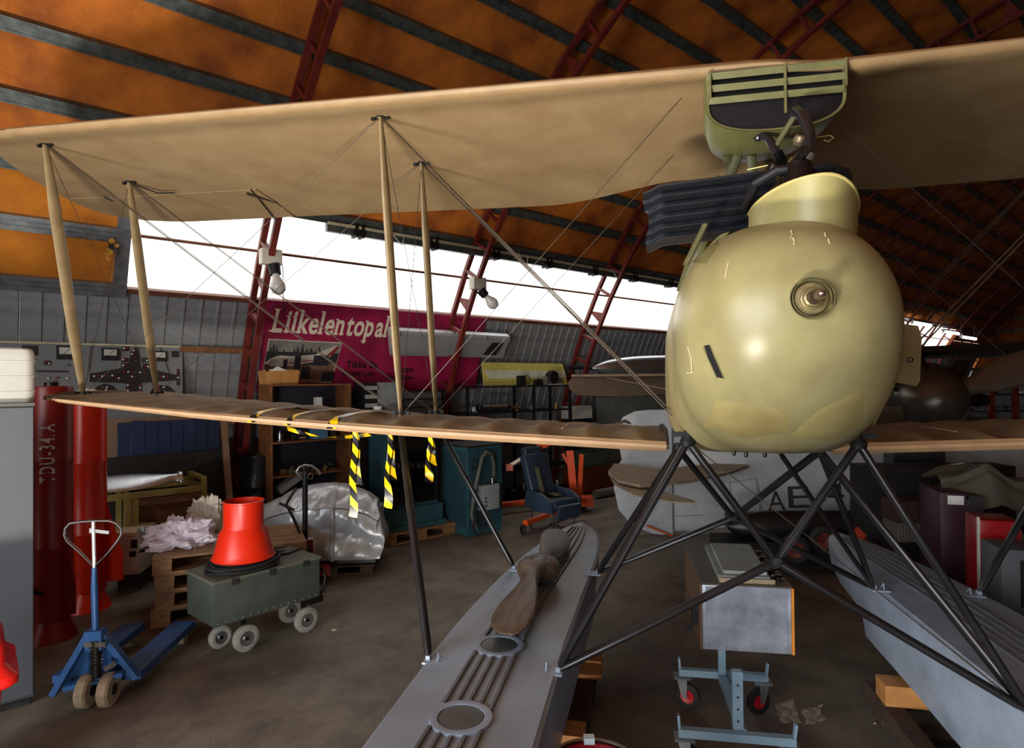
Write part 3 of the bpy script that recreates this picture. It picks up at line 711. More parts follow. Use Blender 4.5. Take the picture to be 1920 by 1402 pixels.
for sg in (-1, 1):
    for yu, yl, rr_ in ((1.17, 1.45, .0035), (1.84, 2.11, .003)):
        T_, B_ = lambda x: Vector((sg*x, yu, uzs(sg*x, yu))), lambda x: Vector((sg*x, yl, lzs(x, yl)))
        wire(T_(XI), (sg*FT, yl-.6, 1.78), rr_); wire(T_(XI)+Vector((0, .03, 0)), (sg*FT, yl-.55, 1.80), rr_)     # flying, inner bay
        wire(T_(XO), B_(XI), rr_); wire(T_(XO)+Vector((0, .03, 0)), B_(XI)+Vector((0, .03, 0)), .0025)
        wire(T_(XI), B_(XO), .0022)                                           # landing, outer bay
        wire((sg*.3, yu+.05, uzs(sg*.3, yu)), B_(XI), .0022)
    for x in (XI, XO):
        wire((sg*x, 1.17, uzs(sg*x, 1.17)), (sg*x, 2.11, lzs(x, 2.11)), .002); wire((sg*x, 1.84, uzs(sg*x, 1.84)), (sg*x, 1.45, lzs(x, 1.45)), .002)
    MB().tube([(sg*3.45, 2.1, 3.49), (sg*3.62, 2.7, 3.41)], .007, 6).build('trailing_cable', wm, ap)
    MB().tube([(sg*4.27, 1.86, 3.51), (sg*4.16, 1.97, 3.47), (sg*4.05, 2.01, 3.48)], .005, 6).build('control_cable', blackm, ap)

# ---- float struts
FN = {s: Vector((s*.335, .635, 1.735)) for s in (-1, 1)}; RN = {s: Vector((s*.34, 1.2, 1.64)) for s in (-1, 1)}
S1 = Vector((0.01, .6, 1.25)); S2 = Vector((0, 1.72, 1.184))
FI = {s: Vector((s*.895, .58, .735)) for s in (-1, 1)}; RI_ = {s: Vector((s*.81, 1.9, .76)) for s in (-1, 1)}
FO = {s: Vector((s*1.49, .58, .735)) for s in (-1, 1)}; RO_ = {s: Vector((s*1.36, 1.9, .76)) for s in (-1, 1)}
def fs_(p, q, r=.0165, fl=1.5): 
    d = (q-p).normalized(); return MB().tube([p, p+d*.03, p.lerp(q, .5), q-d*.05, q], [r*.55, r, r*1.02, r, r*.5], 14, True, fl, fdir=(1, 0, 0)).build('float_strut', black, ap)
for s in (-1, 1):
    fs_(FN[s], FI[s], .0155); fs_(FN[s], S1, .0155); fs_(S1, FI[s], .0165)
    fs_(RN[s], RI_[s], .0165); fs_(RN[s], S2, .015); fs_(S2, RI_[s], .015); fs_(RN[s], FI[s], .0165)
    fs_(Vector((s*.13, 1.087, 1.64)), RI_[s], .012) if s > 0 else None
    fs_(Vector((s*XI, 1.45, lz(XI, 1.45, False))), FO[s], .021, 1.6); fs_(Vector((s*XI, 2.11, lz(XI, 2.11, False))), RO_[s], .018, 1.6)
    MB().lathe([(.03, -.02), (.034, 0), (.02, .03), (.012, .09)], FN[s]+Vector((0, 0, 0)), (-.1*s, 0, 1), 12).box(FN[s]+Vector((s*.02, 0, .03)), (.09, .03, .02)).build('strut_socket', blackm, ap)
    MB().lathe([(.02, -.03), (.03, 0), (.02, .03)], RN[s], (0, 0, 1), 12).build('strut_socket', blackm, ap)
for S_ in (S1, S2): MB().lathe([(0, -.028), (.02, -.024), (.028, 0), (.02, .024), (0, .028)], S_, (0, 1, 0), 14).build('strut_junction', rubber, ap)
wire(FN[-1], FI[1], .0025); 
# keel bolts under the cowling
for (px, py) in ((1376, 845), (1399, 848), (1434, 848)): MB().lathe([(.008, 0), (.008, .015), (.004, .02)], AF.p(px, py, 'y', .55), (0, 0, -1), 8).build('drain_plug', darkiron, ap)

# ---- floats
def fctr(y): return 1.2-.15*smooth((y-.6)/2.8)*1.0 if y > .6 else 1.2
FY = [-2.1, -2.0, -1.7, -1.2, -.6, 0, .6, 1.2, 1.8, 2.3, 2.7, 3.0, 3.2, 3.33, 3.4]
FWd = [.04, .11, .2, .27, .297, .30, .302, .30, .285, .262, .225, .18, .13, .08, .03]
FD = [.74, .745, .75, .745, .735, .73, .73, .735, .745, .745, .74, .735, .73, .727, .725]
FB = [.66, .56, .42, .30, .26, .26, .27, .29, .34, .36, .53, .58, .62, .645, .66]
def fsec(y, s):
    w_, d, b_ = interp(y, FY, FWd), interp(y, FY, FD), interp(y, FY, FB)
    if 2.26 < y < 2.7: b_ = lerp(.5, .53, (y-2.26)/.44)
    if 2.2 <= y <= 2.26: b_ = .36
    c = fctr(y); crown = .008
    P = [(-w_, d-.012), (-w_+.012, d), (-w_*.5, d+crown), (0, d+crown*1.3), (w_*.5, d+crown), (w_-.012, d), (w_, d-.012), (w_*.97, lerp(d, b_, .6)), (w_*.93, b_), (0, b_-.03), (-w_*.93, b_), (-w_*.97, lerp(d, b_, .6))]
    return [Vector((s*c+x, y, z)) for x, z in P]
def deckz(y, x=0): return interp(y, FY, FD)+.008*1.3
stripm = M('deck_strip_paint', (104, 108, 112), .5, 0, .15, 8)
hatchm = M('oval_hatch_grey', (96, 98, 100), .35, .3, .15, 9)
for s in (-1, 1):
    ysx = sorted(set(FY+[.3, -.3, .9, 1.5, 2.0, 2.2, 2.2601, 2.5, 2.85, 3.1]))
    fo = MB().loft([fsec(y, s) for y in ysx], True).build('float', floatdeck if s < 0 else floatgrey, ap, 'long grey wooden float with ribbed deck', 0, 28)
    hs = [-.55, .115, .75]
    for h in hs:
        c = Vector((s*fctr(h), h, deckz(h)-.002))
        mb = MB(); rings = []
        for (r_, z_) in ((.118, 0), (.118, .012), (.108, .014), (.088, .012), (.088, .002)):
            rings.append([c+Vector((r_*math.cos(2*PI*k/36), r_*1.0*math.sin(2*PI*k/36), z_)) for k in range(36)])
        mb.loft(rings, False).build('hatch_ring', floatgrey, fo)
        MB().lathe([(.084, 0), (.084, .010), (.07, .012), (0, .013)], c, (0, 0, 1), 36).build('hatch_cover', hatchm, fo)
    for k in range(5):
        dx = -.095+.0475*k
        for (a_, b_) in ((-1.5, hs[0]), (hs[0], hs[1]), (hs[1], hs[2]), (hs[2], 3.2)):
            y0 = a_+(math.sqrt(max(0, .118**2-dx**2)) if a_ in hs else 0)+.008; y1 = b_-(math.sqrt(max(0, .118**2-dx**2)) if b_ in hs else 0)-.008
            rings = []; m = max(2, int((y1-y0)/.2))
            for i in range(m+1):
                y = lerp(y0, y1, i/m); sc_ = min(1, interp(y, FY, FWd)/.25); c = s*fctr(y)+dx*sc_; z = deckz(y)-.003
                rings.append([Vector((c-.008*sc_, y, z)), Vector((c+.008*sc_, y, z)), Vector((c+.006*sc_, y, z+.014)), Vector((c-.006*sc_, y, z+.014))])
            MB().loft(rings, True, False).build('deck_strip', stripm, fo)
    for (P_, o_) in ((FI[s], 1), (FO[s], -1), (RI_[s], 1), (RO_[s], -1)):
        d = -s*o_; MB().box(P_+Vector((-d*.03, 0, -.008)), (.10, .075, .008)).box(P_+Vector((0, 0, .002)), (.02, .03, .03)).tube([P_+Vector((-d*.05, -.025, 0)), P_+Vector((-d*.05, -.01, .03)), P_+Vector((-d*.05, .025, 0))], .004, 6).build('foot_plate', floatgrey, fo)
    MB().tube([Vector((s*(fctr(y))-s*interp(y, FY, FWd)*1.0, y, interp(y, FY, FD)-.012)) for y in [-.9+.2*i for i in range(21)]], .005, 5).build('deck_edge_beading', floatgrey, fo)

# ---- tail
mb = MB(); 
for sgn in (-1, 1):
    def tp(u, v, up):
        c0 = lerp(.0, 1.5, u); yl = lerp(6.4, 6.75, u**3); yt = 7.15; y = lerp(yl, yt, v); return Vector((sgn*c0, y, 2.06+(.025 if up else -.02)*math.sin(PI*min(1, v*.7+.15))))
    mb = MB(); rings = [[tp(i/12, j/6, False) for j in range(7)]+[tp(i/12, j/6, True) for j in range(6, -1, -1)] for i in range(13)]
    tl = mb.loft(rings, True).build('tailplane', fabric_top, ap)
    mb = MB(); out = [(0, 0), (1.5, 0), (1.60, -.1), (1.58, -.2), (1.45, -.29), (.8, -.31), (0, -.27)]
    mb.prism([(sgn*x, 7.17-z*.5, 2.06+z) for x, z in out], (0, .03, .01)).build('elevator', M('brown_elevator_fabric', (104, 84, 64), .6, 0, .1, 5), tl)
MB().prism([(0, 6.6, 2.1), (0, 7.7, 2.1), (0, 8.1, 2.3), (0, 8.05, 2.75), (0, 7.8, 2.85), (0, 7.3, 2.6)], (.03, 0, 0)).build('tail_fin', fabric_top, ap)
for s in (-1, 1): MB().tube([(s*1.0, 6.8, 2.04), (s*.12, 6.6, 1.86)], .012, 8).build('tail_brace', strutwood, ap)

# ================================================================= laminated propeller on the left float
pc = Vector((-1.155, 1.66, deckz(1.66)+.014+.012)); pr = thing('wooden_propeller', 'worn dark wooden two-blade propeller lying on the grey float deck', 'propeller', AF.w(pc), -AYAW+.02)
st = [(-1.0, .03, .012, 0), (-.97, .09, .02, .1), (-.88, .15, .026, .14), (-.72, .175, .032, .22), (-.5, .155, .04, .36), (-.32, .115, .055, .55), (-.2, .1, .075, .6), (-.12, .13, .10, .25), (-.07, .19, .115, 0), (0, .21, .115, 0), (.07, .19, .115, 0), (.12, .13, .10, -.25), (.2, .1, .075, -.6), (.32, .115, .055, -.55), (.5, .155, .04, -.36), (.72, .175, .032, -.22), (.88, .15, .026, -.14), (.97, .09, .02, -.1), (1.0, .03, .012, 0)]
rings = []
for (y, wd, th, tw) in st:
    off = .03*math.sin(y*3.2)*(1 if abs(y) > .1 else 0); c = Vector((off, y, .06)); rg = []
    for k in range(16):
        a = 2*PI*k/16; x = 1.3*wd/2*math.copysign(abs(math.cos(a))**.8, math.cos(a)); z = 1.15*th/2*math.copysign(abs(math.sin(a))**.8, math.sin(a))
        rg.append(c+Vector((x*math.cos(tw)-z*math.sin(tw), 0, x*math.sin(tw)*.9+z*math.cos(tw))))
    rings.append(rg)
# subdivide along y
def catmull(rs, sub=4):
    out = []
    for i in range(len(rs)-1):
        p0, p1, p2, p3 = rs[max(i-1, 0)], rs[i], rs[i+1], rs[min(i+2, len(rs)-1)]
        for j in range(sub):
            t = j/sub; out.append([.5*((2*b)+(c-a)*t+(2*a-5*b+4*c-d)*t*t+(3*b-a-3*c+d)*t**3) for a, b, c, d in zip(p0, p1, p2, p3)])
    out.append(rs[-1]); return out
MB().loft(catmull(rings), True).build('blade_pair', propwood, pr)
MB().lathe([(.06, 0), (.062, .005), (.036, .006), (.034, -.01), (0, -.012)], (0, 0, .1195), (0, 0, 1), 28).build('hub_bore', M('rusty_hub_bore', (84, 46, 32), .6, 0, .2, 20), pr)
for k in range(8): MB().lathe([(.007, 0), (.007, .004), (0, .005)], (.078*math.cos(k*PI/4), .078*math.sin(k*PI/4), .1175), (0, 0, 1), 8).build('bolt_hole', blackm, pr)

# ================================================================= barrier tape
tapem = stripes('barrier_tape_stripes', (240, 196, 16), (20, 18, 16), 9., (1., .0, 1.))
def wrapx(px, py): return abs(AF.p(px, py, 'y', 1.2).x)
for i, (px, wd, sk, lab) in enumerate(((472, .05, -.10, 'black and yellow tape wrapped round the lower wing, farthest out'), (540, .035, -.14, 'narrow black and yellow tape wrap in the middle of three on the lower wing'), (622, .06, -.10, 'black and yellow tape wrapped round the lower wing nearest the struts'))):
    x0 = wrapx(px, 790); rings = []
    for k in range(15):
        y = lerp(1.196, 1.75, (k/14)**1.6); xx = x0-(-sk)*(y-1.2)*2.2*1; rings.append([Vector((-xx-wd/2, y, lz(xx, y, True)+.006+(0 if k else -.02))), Vector((-xx+wd/2, y, lz(xx, y, True)+.006+(0 if k else -.02)))])
    low = []
    for k in range(8):
        y = lerp(2.3, 1.193, k/7); low.append([Vector((-x0-wd/2, y, lz(x0, y, False)-.006)), Vector((-x0+wd/2, y, lz(x0, y, False)-.006))])
    R2 = low+rings; mb = MB(); vs = [v for r in R2 for v in r]; mb.add(vs, [(j*2, j*2+1, j*2+3, j*2+2) for j in range(len(R2)-1)], True)
    o = mb.build('barrier_tape', tapem); o.location = ap.location; o.rotation_euler = ap.rotation_euler; tag(o, lab, 'tape', 'barrier tape wraps on the lower wing')
for (px, y0, y1, wd, lab, tw) in ((665, 826, 967, .05, 'hanging barrier tape in front of the silver tarpaulin, longest of three', .5), (730, 822, 950, .05, 'hanging barrier tape against the teal machine doors', .9), (806, 824, 902, .05, 'shortest hanging barrier tape, right of the black machine doors', 1.2)):
    a_ = AF.p(px, y0, 'y', 1.35); b_ = AF.p(px-4, y1, 'y', 1.35)
    for kk, (dx, cut) in enumerate(((0, 1), (.035, .62))):
        m = 14; vs = []
        for i in range(m+1):
            u = i/m*cut; x = lerp(a_.x, b_.x, u)+dx*u*1.2+.008*math.sin(u*9+kk); z = lerp(lz(a_.x, 1.35, False)-.004, b_.z, u); an = tw*math.sin(u*4+kk*2)*.8; ww = wd*.5*(.5+.5*min(1, u*4+.1))
            vs += [Vector((x-ww*math.cos(an), 1.35+ww*math.sin(an)+.01*kk, z)), Vector((x+ww*math.cos(an), 1.35-ww*math.sin(an)+.01*kk, z-.015))]
        mb = MB().add(vs, [(j*2, j*2+1, j*2+3, j*2+2) for j in range(m)], True)
        if kk == 0: tp_ = mb.build('barrier_tape', tapem); tp_.location = ap.location; tp_.rotation_euler = ap.rotation_euler; tag(tp_, lab, 'tape', 'barrier tape ends hanging from the lower wing')
        else: mb.build('second_tail', tapem, tp_)
mb = MB(); x0 = wrapx(472, 790); pts = []
vs = []
for i in range(31):
    u = i/30; x = -lerp(x0, wrapx(810, 820), u); z = lz(abs(x), 1.4, False)-.012-.055*math.sin(PI*min(1, u*1.5)); y = 1.42-.03*math.sin(u*7); an = u*9
    vs += [Vector((x, y-.02*math.cos(an), z-.012*math.sin(an))), Vector((x, y+.02*math.cos(an), z+.012*math.sin(an)))]
o = mb.add(vs, [(j*2, j*2+1, j*2+3, j*2+2) for j in range(30)], True).build('barrier_tape', tapem); o.location = ap.location; o.rotation_euler = ap.rotation_euler; tag(o, 'twisted barrier tape strand sagging beneath the lower wing', 'tape')
# ================================================================= left foreground
def frame_at(px, py, z=0., rz=0.):
    p = W.p(px, py, 'z', z); return Fr((p.x, p.y, 0), rz)
def TH_(name, label, cat, fr, group=None): return thing(name, label, cat, fr.l, fr.rz, group)
# grey cabinet at the left edge
f = frame_at(63, 1322, 0, PHI-.03)
t = TH_('metal_cabinet', 'tall plain grey metal cabinet at the left edge carrying the white container', 'cabinet', f)
zt = f.p(55, 755, 'y', 0).z
MB().bb(-1.0, 0, .02, .6, .05, zt-.02).build('body', greycab, t)
MB().bb(-.5, -.004, 0, .018, .07, zt-.03).build('door', greycab, t); d2 = MB().bb(-.998, -.506, 0, .018, .07, zt-.03).build('door', greycab, t)
MB().bb(-1.01, .004, -.01, .61, zt-.02, zt).build('top_plate', M('cabinet_top', (96, 92, 84), .5), t)
MB().bb(-.98, -.02, .03, .58, 0, .05).build('plinth', dark, t)
MB().lathe([(.02, 0), (.022, .012), (.012, .02)], (-.44, 0, 1.0), (0, -1, 0), 14).build('lock', steel, d2)
# white plastic container
g = Fr(f.w((-.0, .04, zt+.003)), f.rz)
t = thing('plastic_container', 'translucent white plastic container with rounded corner on the grey cabinet', 'container', g.l, g.rz)
xr = g.p(66, 700, 'y', .0).x; zh = g.p(40, 652, 'y', 0).z
plas = M('translucent_white_plastic', (200, 197, 188), .3, 0, .03, 4)
mb = MB()
def rr(w_, d_, r_, z_, n=6, cx=0, cy=0):
    o = []
    for (sx, sy, a0) in ((1, 1, 0), (-1, 1, PI/2), (-1, -1, PI), (1, -1, 1.5*PI)):
        for k in range(n+1):
            a = a0+PI/2*k/n; o.append(Vector((cx+sx*(w_/2-r_)+r_*math.cos(a), cy+sy*(d_/2-r_)+r_*math.sin(a), z_)))
    return o
wid = .42; cx = xr-wid/2; cy = .16
prof = [(.96, .0), (.985, .02), (1, .05), (1, zh*.55), (1, zh-.07), (.985, zh-.035), (.94, zh-.01), (.86, zh)]
mb.loft([rr(wid*k, .3*k, .05*k, z_, 6, cx, cy) for k, z_ in prof], True); mb.build('body', plas, t)
for k in range(3): MB().tube(rr(wid*1.004, .302, .05, zh*(.2+.28*k), 6, cx, cy), .004, 5, closed=True).build('moulded_rib', plas, t)
MB().box((cx-.05, cy, zh+.03), (.12, .03, .02)).box((cx-.105, cy, zh+.01), (.02, .03, .04)).box((cx+.005, cy, zh+.01), (.02, .03, .04)).build('carry_handle', plas, t)
MB().bb(cx-.2, cx-.02, cy-.155, cy-.149, .05, .16).build('label_sheet', M('plain_paper', (240, 240, 238), .7, 0, .02), t)
# red plastic bin
f = Fr(W.p(-18, 1330, 'y', 3.0), .0); f = Fr((f.l.x, f.l.y, 0), .72)
t = TH_('wheelie_bin', 'bright red plastic bin with rounded lid at the left edge by the cabinet', 'bin', f)
zt = f.p(30, 1262, 'y', -.1).z; xr = f.p(36, 1255, 'y', -.1).x; rb = M('bright_red_plastic', (224, 28, 22), .3, 0, .04)
mb = MB(); w0 = .5
mb.loft([rr(w0*k, .5*k, .06*k, z_, 5, xr-w0/2*1.04, .12) for k, z_ in ((.6, .03), (.64, .1), (.78, zt-.12), (.8, zt-.05))], True).build('body', rb, t)
mb = MB().loft([rr(w0*k, .5*k, .06*k, z_, 5, xr-w0/2*1.04, .12) for k, z_ in ((.98, zt-.055), (1.04, zt-.04), (1.04, zt), (.98, zt+.012), (.86, zt+.05), (.84, zt+.13), (.72, zt+.2), (.4, zt+.22))], True); mb.build('lid', rb, t)
for sx in (-.35, -.02): MB().cyl((xr-.25+sx*.5, .4, .06), (xr-.2+sx*.5, .4, .06), .06).build('wheel', rubber, t)

# red tow target cylinders
def target_cyl(px, pyb, y, pxl, pxr, pytop, mat, label, dome, fins):
    f = Fr((W.p(px, 900, 'y', y).x, y, 0), 0)
    t = TH_('target_cylinder', label, 'cylinder', f)
    r_ = (f.p(pxr, 900, 'y', 0).x-f.p(pxl, 900, 'y', 0).x)/2; zt = f.p(px, pytop, 'y', 0).z
    MB().lathe([(r_*.9, .16), (r_, .17), (r_, zt*.36), (r_*1.012, zt*.362), (r_*1.012, zt*.372), (r_, zt*.374), (r_, zt*.7), (r_*1.012, zt*.702), (r_*1.012, zt*.71), (r_, zt*.712), (r_, zt-.02), (r_*.96, zt), (0, zt)], (0, 0, 0), (0, 0, 1), 40).build('body', mat, t)
    MB().lathe([(r_*.8, .16), (r_*1.25, .0), (r_*1.2, .0), (r_*.75, .15)], (0, 0, 0), (0, 0, 1), 32).build('flared_tail', mat, t)
    if dome: MB().lathe([(r_*.98*math.cos(a), zt+.002+r_*.75*math.sin(a)) for a in [PI/2*i/10 for i in range(11)]], (0, 0, 0), (0, 0, 1), 36).build('domed_cap', white, t, 'white domed cap')
    else: MB().lathe([(.05, zt), (.05, zt+.03), (.03, zt+.035), (0, zt+.036)], (0, 0, 0), (0, 0, 1), 16).build('end_boss', darkiron, t)
    for i in range(3):
        a = fins+i*2*PI/3; d = Vector((math.cos(a), math.sin(a), 0)); n_ = Vector((-d.y, d.x, 0))*.006
        MB().prism([d*r_*.97+Vector((0, 0, z_))+n_*-1 if 0 else d*q+Vector((0, 0, z_))-n_ for q, z_ in ((r_*.97, .95), (r_*1.9, .45), (r_*1.9, .22), (r_*.97, .22))], n_*2).build('fin', mat, t)
    return t, f, r_, zt
t, f, r_, zt = target_cyl(96, 1195, 4.86, 62, 131, 724, redpaint2, 'dark red target cylinder stencilled TDU-34/A beside the grey cabinet', False, -.35)
sten = M('stencil_white', (236, 226, 222), .6, 0, .2, 60)
# stencil lettering wrapped on the cylinder, reading upwards
me = text_mesh('TDU-34/A', .135, .0015, .002, 0, 1.25); z0 = f.p(90, 906, 'y', -r_).z; z1 = f.p(90, 795, 'y', -r_).z
L = max(v.co.x for v in me.vertices)
for v in me.vertices:
    u = v.co.x/L; hgt = v.co.y; a = -PI/2-.22-(-(.0))+(-hgt+.045)/r_*1.0
    rad = r_+.002+v.co.z
    a = -1.1-(hgt-.045)/r_
    v.co = Vector((rad*math.cos(a), rad*math.sin(a), lerp(z0, z1, u)))
me.materials.clear(); me.materials.append(sten); inst('lettering', me, t)
MB().tube([(-.04, -r_-.0, .42), (-.02, -r_-.06, .44), (.03, -r_-.07, .43), (.06, -r_-.01, .40)], .014, 8).build('dark_handle', darkiron, t)
MB().bb(-.1, -.06, -r_-.01, -r_+.05, 1.18, 1.22).build('bracket', steel, t)
t, f, r_, zt = target_cyl(164, 1130, 5.5, 133, 195, 752, redpaint, 'bright red target cylinder with white dome behind the stencilled one', True, .3)

# pallet truck
f = frame_at(178, 1318, 0, .1)
t = TH_('pallet_truck', 'blue hand pallet truck with chrome loop handle in front of red cylinders', 'pallet truck', f)
q = lambda px, py, y=0.: f.p(px, py, 'y', y)
MB().tube([q(*p) for p in ((177, 1063), (150, 1035), (126, 1014), (121, 1003), (123, 990), (132, 981), (150, 978), (178, 976), (206, 976), (219, 981), (227, 990), (228, 1001), (222, 1012), (203, 1036))], .0095, 10, closed=True).build('loop_handle', chrome, t, 'chrome loop handle')
MB().tube([q(177, 1065), q(175, 978)], .011, 10).build('centre_rod', M('worn_white_rod', (196, 196, 190), .3, .5, .1, 20), t)
MB().bar(q(172, 994), q(205, 998), .012, .02).box(q(174, 994), (.03, .02, .03)).build('release_lever', steel, t)
MB().tube([q(177, 1063), q(177, 1100), q(179, 1185)], [.014, .019, .019], 12).build('drawbar', bluepaint, t)
MB().bar(q(179, 1180, 0), q(181, 1215, 0), .10, .07).build('pivot_block', bluepaint, t)
MB().cyl(q(180, 1200, -.02), q(181, 1275, -.02), .028).build('hydraulic_ram', darkiron, t)
mb = MB()
for k in range(10):
    a = q(180, 1212+k*6, -.02); mb.lathe([(.034, -.003), (.04, 0), (.034, .003)], a, (0, 0, 1), 14)
mb.build('ram_spring', steel, t)
MB().bar(q(160, 1207, -.03), q(200, 1207, -.03), .03, .03).build('yoke', steel, t)
# triangular plates
apx = q(178, 1178, .05); 
MB().prism([q(168, 1185, .05), q(188, 1183, .05), q(246, 1262, .08), q(190, 1262, .08), q(165, 1272, .08), q(112, 1287, .08)], (0, .012, 0)).build('tank_plate', bluepaint, t)
for (a, b) in (((170, 1182), (100, 1302)), ((186, 1180), (258, 1270))): MB().bar(q(*a, .02), q(*b, .02), .05, .035).build('side_brace', bluepaint, t)
MB().bar(q(122, 1290, -.03), q(232, 1262, -.03), .045, .03).build('cross_beam', bluepaint, t)
for (x0, x1, yy) in ((98, 152, 1307), (225, 264, 1277)):
    a, b = q(x0, yy, .1), q(x1, yy-6, .1); fk = MB().bb(a.x, a.x+.16, .1, .95, .09, .14) if x0 < 120 else MB().bb(b.x-.16, b.x, .1, .95, .09, .14)
    fk.build('fork', bluepaint, t); xx = a.x+.08 if x0 < 120 else b.x-.08
    MB().cyl((xx-.05, .85, .042), (xx+.05, .85, .042), .042).build('load_roller', M('roller_nylon', (150, 140, 120), .6), t)
nyl = M('worn_cream_wheel', (150, 134, 112), .65, 0, .2, 20)
for px in (163, 204):
    c = q(px, 1300, -.04); c.z = .1
    wv = MB().lathe([(.03, -.032), (.085, -.034), (.1, -.024), (.1, .024), (.085, .034), (.03, .032)], c, (1, 0, .0), 28).build('steer_wheel', nyl, t)
    MB().lathe([(.0, -.036), (.032, -.036), (.034, -.03), (.034, .03), (.032, .036), (0, .036)], c, (1, 0, 0), 16).build('wheel_hub', darkiron, wv)
MB().cyl(q(150, 1278, -.04), q(216, 1270, -.04), .014).build('axle', darkiron, t)
MB().bar(q(196, 1255, -.05), q(216, 1243, -.05), .008, .03).build('foot_pedal', steel, t)

# pallets
def make_pallet(label, fr, z, group, fresh=False, L=1.2, D=.8):
    t = thing('pallet', label, 'pallet', fr.w((0, 0, z)), fr.rz, group)
    for k in range(5):
        y = D*(k+.5)/5; w_ = .145 if k % 2 == 0 else .1; MB().bb(0, L, y-w_/2, y+w_/2, .122, .144).build('deck_board', wood, t)
    for i in range(3):
        x = (.0725, L/2, L-.0725)[i]; MB().bb(x-.0725, x+.0725, .0, D, .1, .121).build('stringer_board', wood, t)
        for k in range(3):
            y = (.05, D/2, D-.05)[k]; MB().bb(x-.07, x+.07, y-.05, y+.05, .022, .1).build('block', wood, t)
    for k in range(3):
        y = (.05, D/2, D-.05)[k]; MB().bb(0, L, y-.05, y+.05, 0, .0215).build('bottom_board', wood, t)
    return t
pf = Fr((W.p(286, 1180, 'z', 0).x, W.p(286, 1180, 'z', 0).y, 0), .42)
names = ['bottom', 'second from the bottom', 'second from the top', 'top']
for k in range(4):
    make_pallet('pale wooden pallet, %s of the stack of four under the plastic film' % names[k], Fr(pf.w((R_.uniform(-.02, .02), R_.uniform(-.015, .015), 0)), pf.rz), .144*k+.001*k, 'stacked wooden pallets', k == 0)
MB_f = Fr(pf.w((.25, .04, 0)), pf.rz)
t = thing('red_bundle', 'dark red bundle pushed between the boards of the bottom pallet', 'cloth', pf.w((.35, -.012, .03)), pf.rz)
MB().grid(lambda u, v: Vector((.42*u, .03*math.sin(v*PI), .03*v*2+.012*math.sin(u*22+v*5))), 20, 6).build('folded_cloth', M('crimson_cloth', (120, 16, 30), .7, 0, .2, 20), t)
# crumpled film heap
def crumple(name, label, cat, fr, loc, dims, mat, seed, amp=.35, sub=4, freq=4.):
    from mathutils import noise
    bm = bmesh.new(); bmesh.ops.create_icosphere(bm, subdivisions=sub, radius=1)
    for v in bm.verts:
        p = v.co.copy(); q_ = p*freq+Vector((seed, seed*2, 0)); n_ = noise.noise(q_*.55)*.9+abs(noise.noise(q_*1.3))*.55+abs(noise.noise(q_*2.9))*.3
        s_ = 1+amp*(n_-.3); v.co = Vector((p.x*dims[0]*s_, p.y*dims[1]*s_, max(-.001, p.z*dims[2]*s_*(1) if p.z > 0 else p.z*.02)))
    me = bpy.data.meshes.new(name); bm.to_mesh(me); bm.free(); me.materials.append(mat)
    for p in me.polygons: p.use_smooth = False
    o = bpy.data.objects.new(name, me); COL.objects.link(o); o.location = fr.w(loc); o.rotation_euler.z = fr.rz
    return tag(o, label, cat)
film = M('crumpled_white_film', (238, 230, 244), .4, 0, .03, 10, .1)
zt = .579
c = pf.p(340, 1022, 'z', zt)
crumple('plastic_film', 'crumpled heap of white plastic film on the top pallet', 'film', pf, (c.x, c.y+.08, zt), (.29, .24, .22), film, 3.1, .55, 5, 5)
c = pf.p(388, 1000, 'z', zt)
crumple('plastic_film', 'taller crumpled peak of off-white film behind the red funnel', 'film', pf, (c.x, c.y+.12, zt), (.2, .2, .32), M('offwhite_film', (230, 224, 210), .4, 0, .05, 10, .3), 8.3, .5, 5, 4)
c = pf.p(285, 1005, 'z', zt+.02); t = thing('glass_bowl', 'clear shallow dish at the left corner of the top pallet', 'bowl', pf.w((c.x, c.y+.05, zt+.001)), 0)
MB().lathe([(.04, 0), (.09, .03), (.12, .08), (.128, .085), (.1, .03), (.04, .008), (0, .006)], (0, 0, 0), (0, 0, 1), 24).build('dish', M('clear_grey_glass', (150, 170, 176), .08, 0, .05), t)

# battery cart with red funnel
bf = Fr((-2.09, 4.286, 0), math.atan2(.629, .536)); bl, bw, z0, z1 = .83, .45, .29, .61
t = TH_('battery_cart', 'grey-green wheeled battery box cart carrying the red funnel', 'cart', bf)
MB().bb(0, bl, 0, bw, z0, z1-.02).build('box', olive, t, None, .004)
MB().bb(-.008, bl+.008, -.008, bw+.008, z1-.02, z1).build('lid', M('dusty_olive_lid', (92, 92, 78), .6, 0, .15, 6), t)
for k in range(3): MB().bb(.12+.28*k, .17+.28*k, -.014, -.006, z1-.05, z1-.005).build('lid_latch', steel, t)
mb = MB()
for k in range(14): mb.lathe([(.006, 0), (.004, .003), (0, .004)], (.03+k*.059, -.001, z0+.02), (0, -1, 0), 6)
mb.build('rivet_row', steel, t)['kind'] = 'stuff'
whr = M('pale_tyre_rubber', (150, 148, 140), .6, 0, .15, 12)
def wheel(t, c, r, w_, ax=(0, 1, 0), tyre=whr, hub=alu, wname='wheel'):
    c = Vector(c); o = MB().lathe([(r*.55, -w_*.45), (r*.8, -w_*.5), (r, -w_*.3), (r, w_*.3), (r*.8, w_*.5), (r*.55, w_*.45)], c, ax, 28).build(wname, tyre, t)
    MB().lathe([(0, -w_*.35), (r*.2, -w_*.4), (r*.25, -w_*.2), (r*.56, -w_*.3), (r*.56, w_*.3), (r*.25, w_*.2), (r*.2, w_*.4), (0, w_*.35)], c, ax, 20).build('hub', hub, o)
    return o
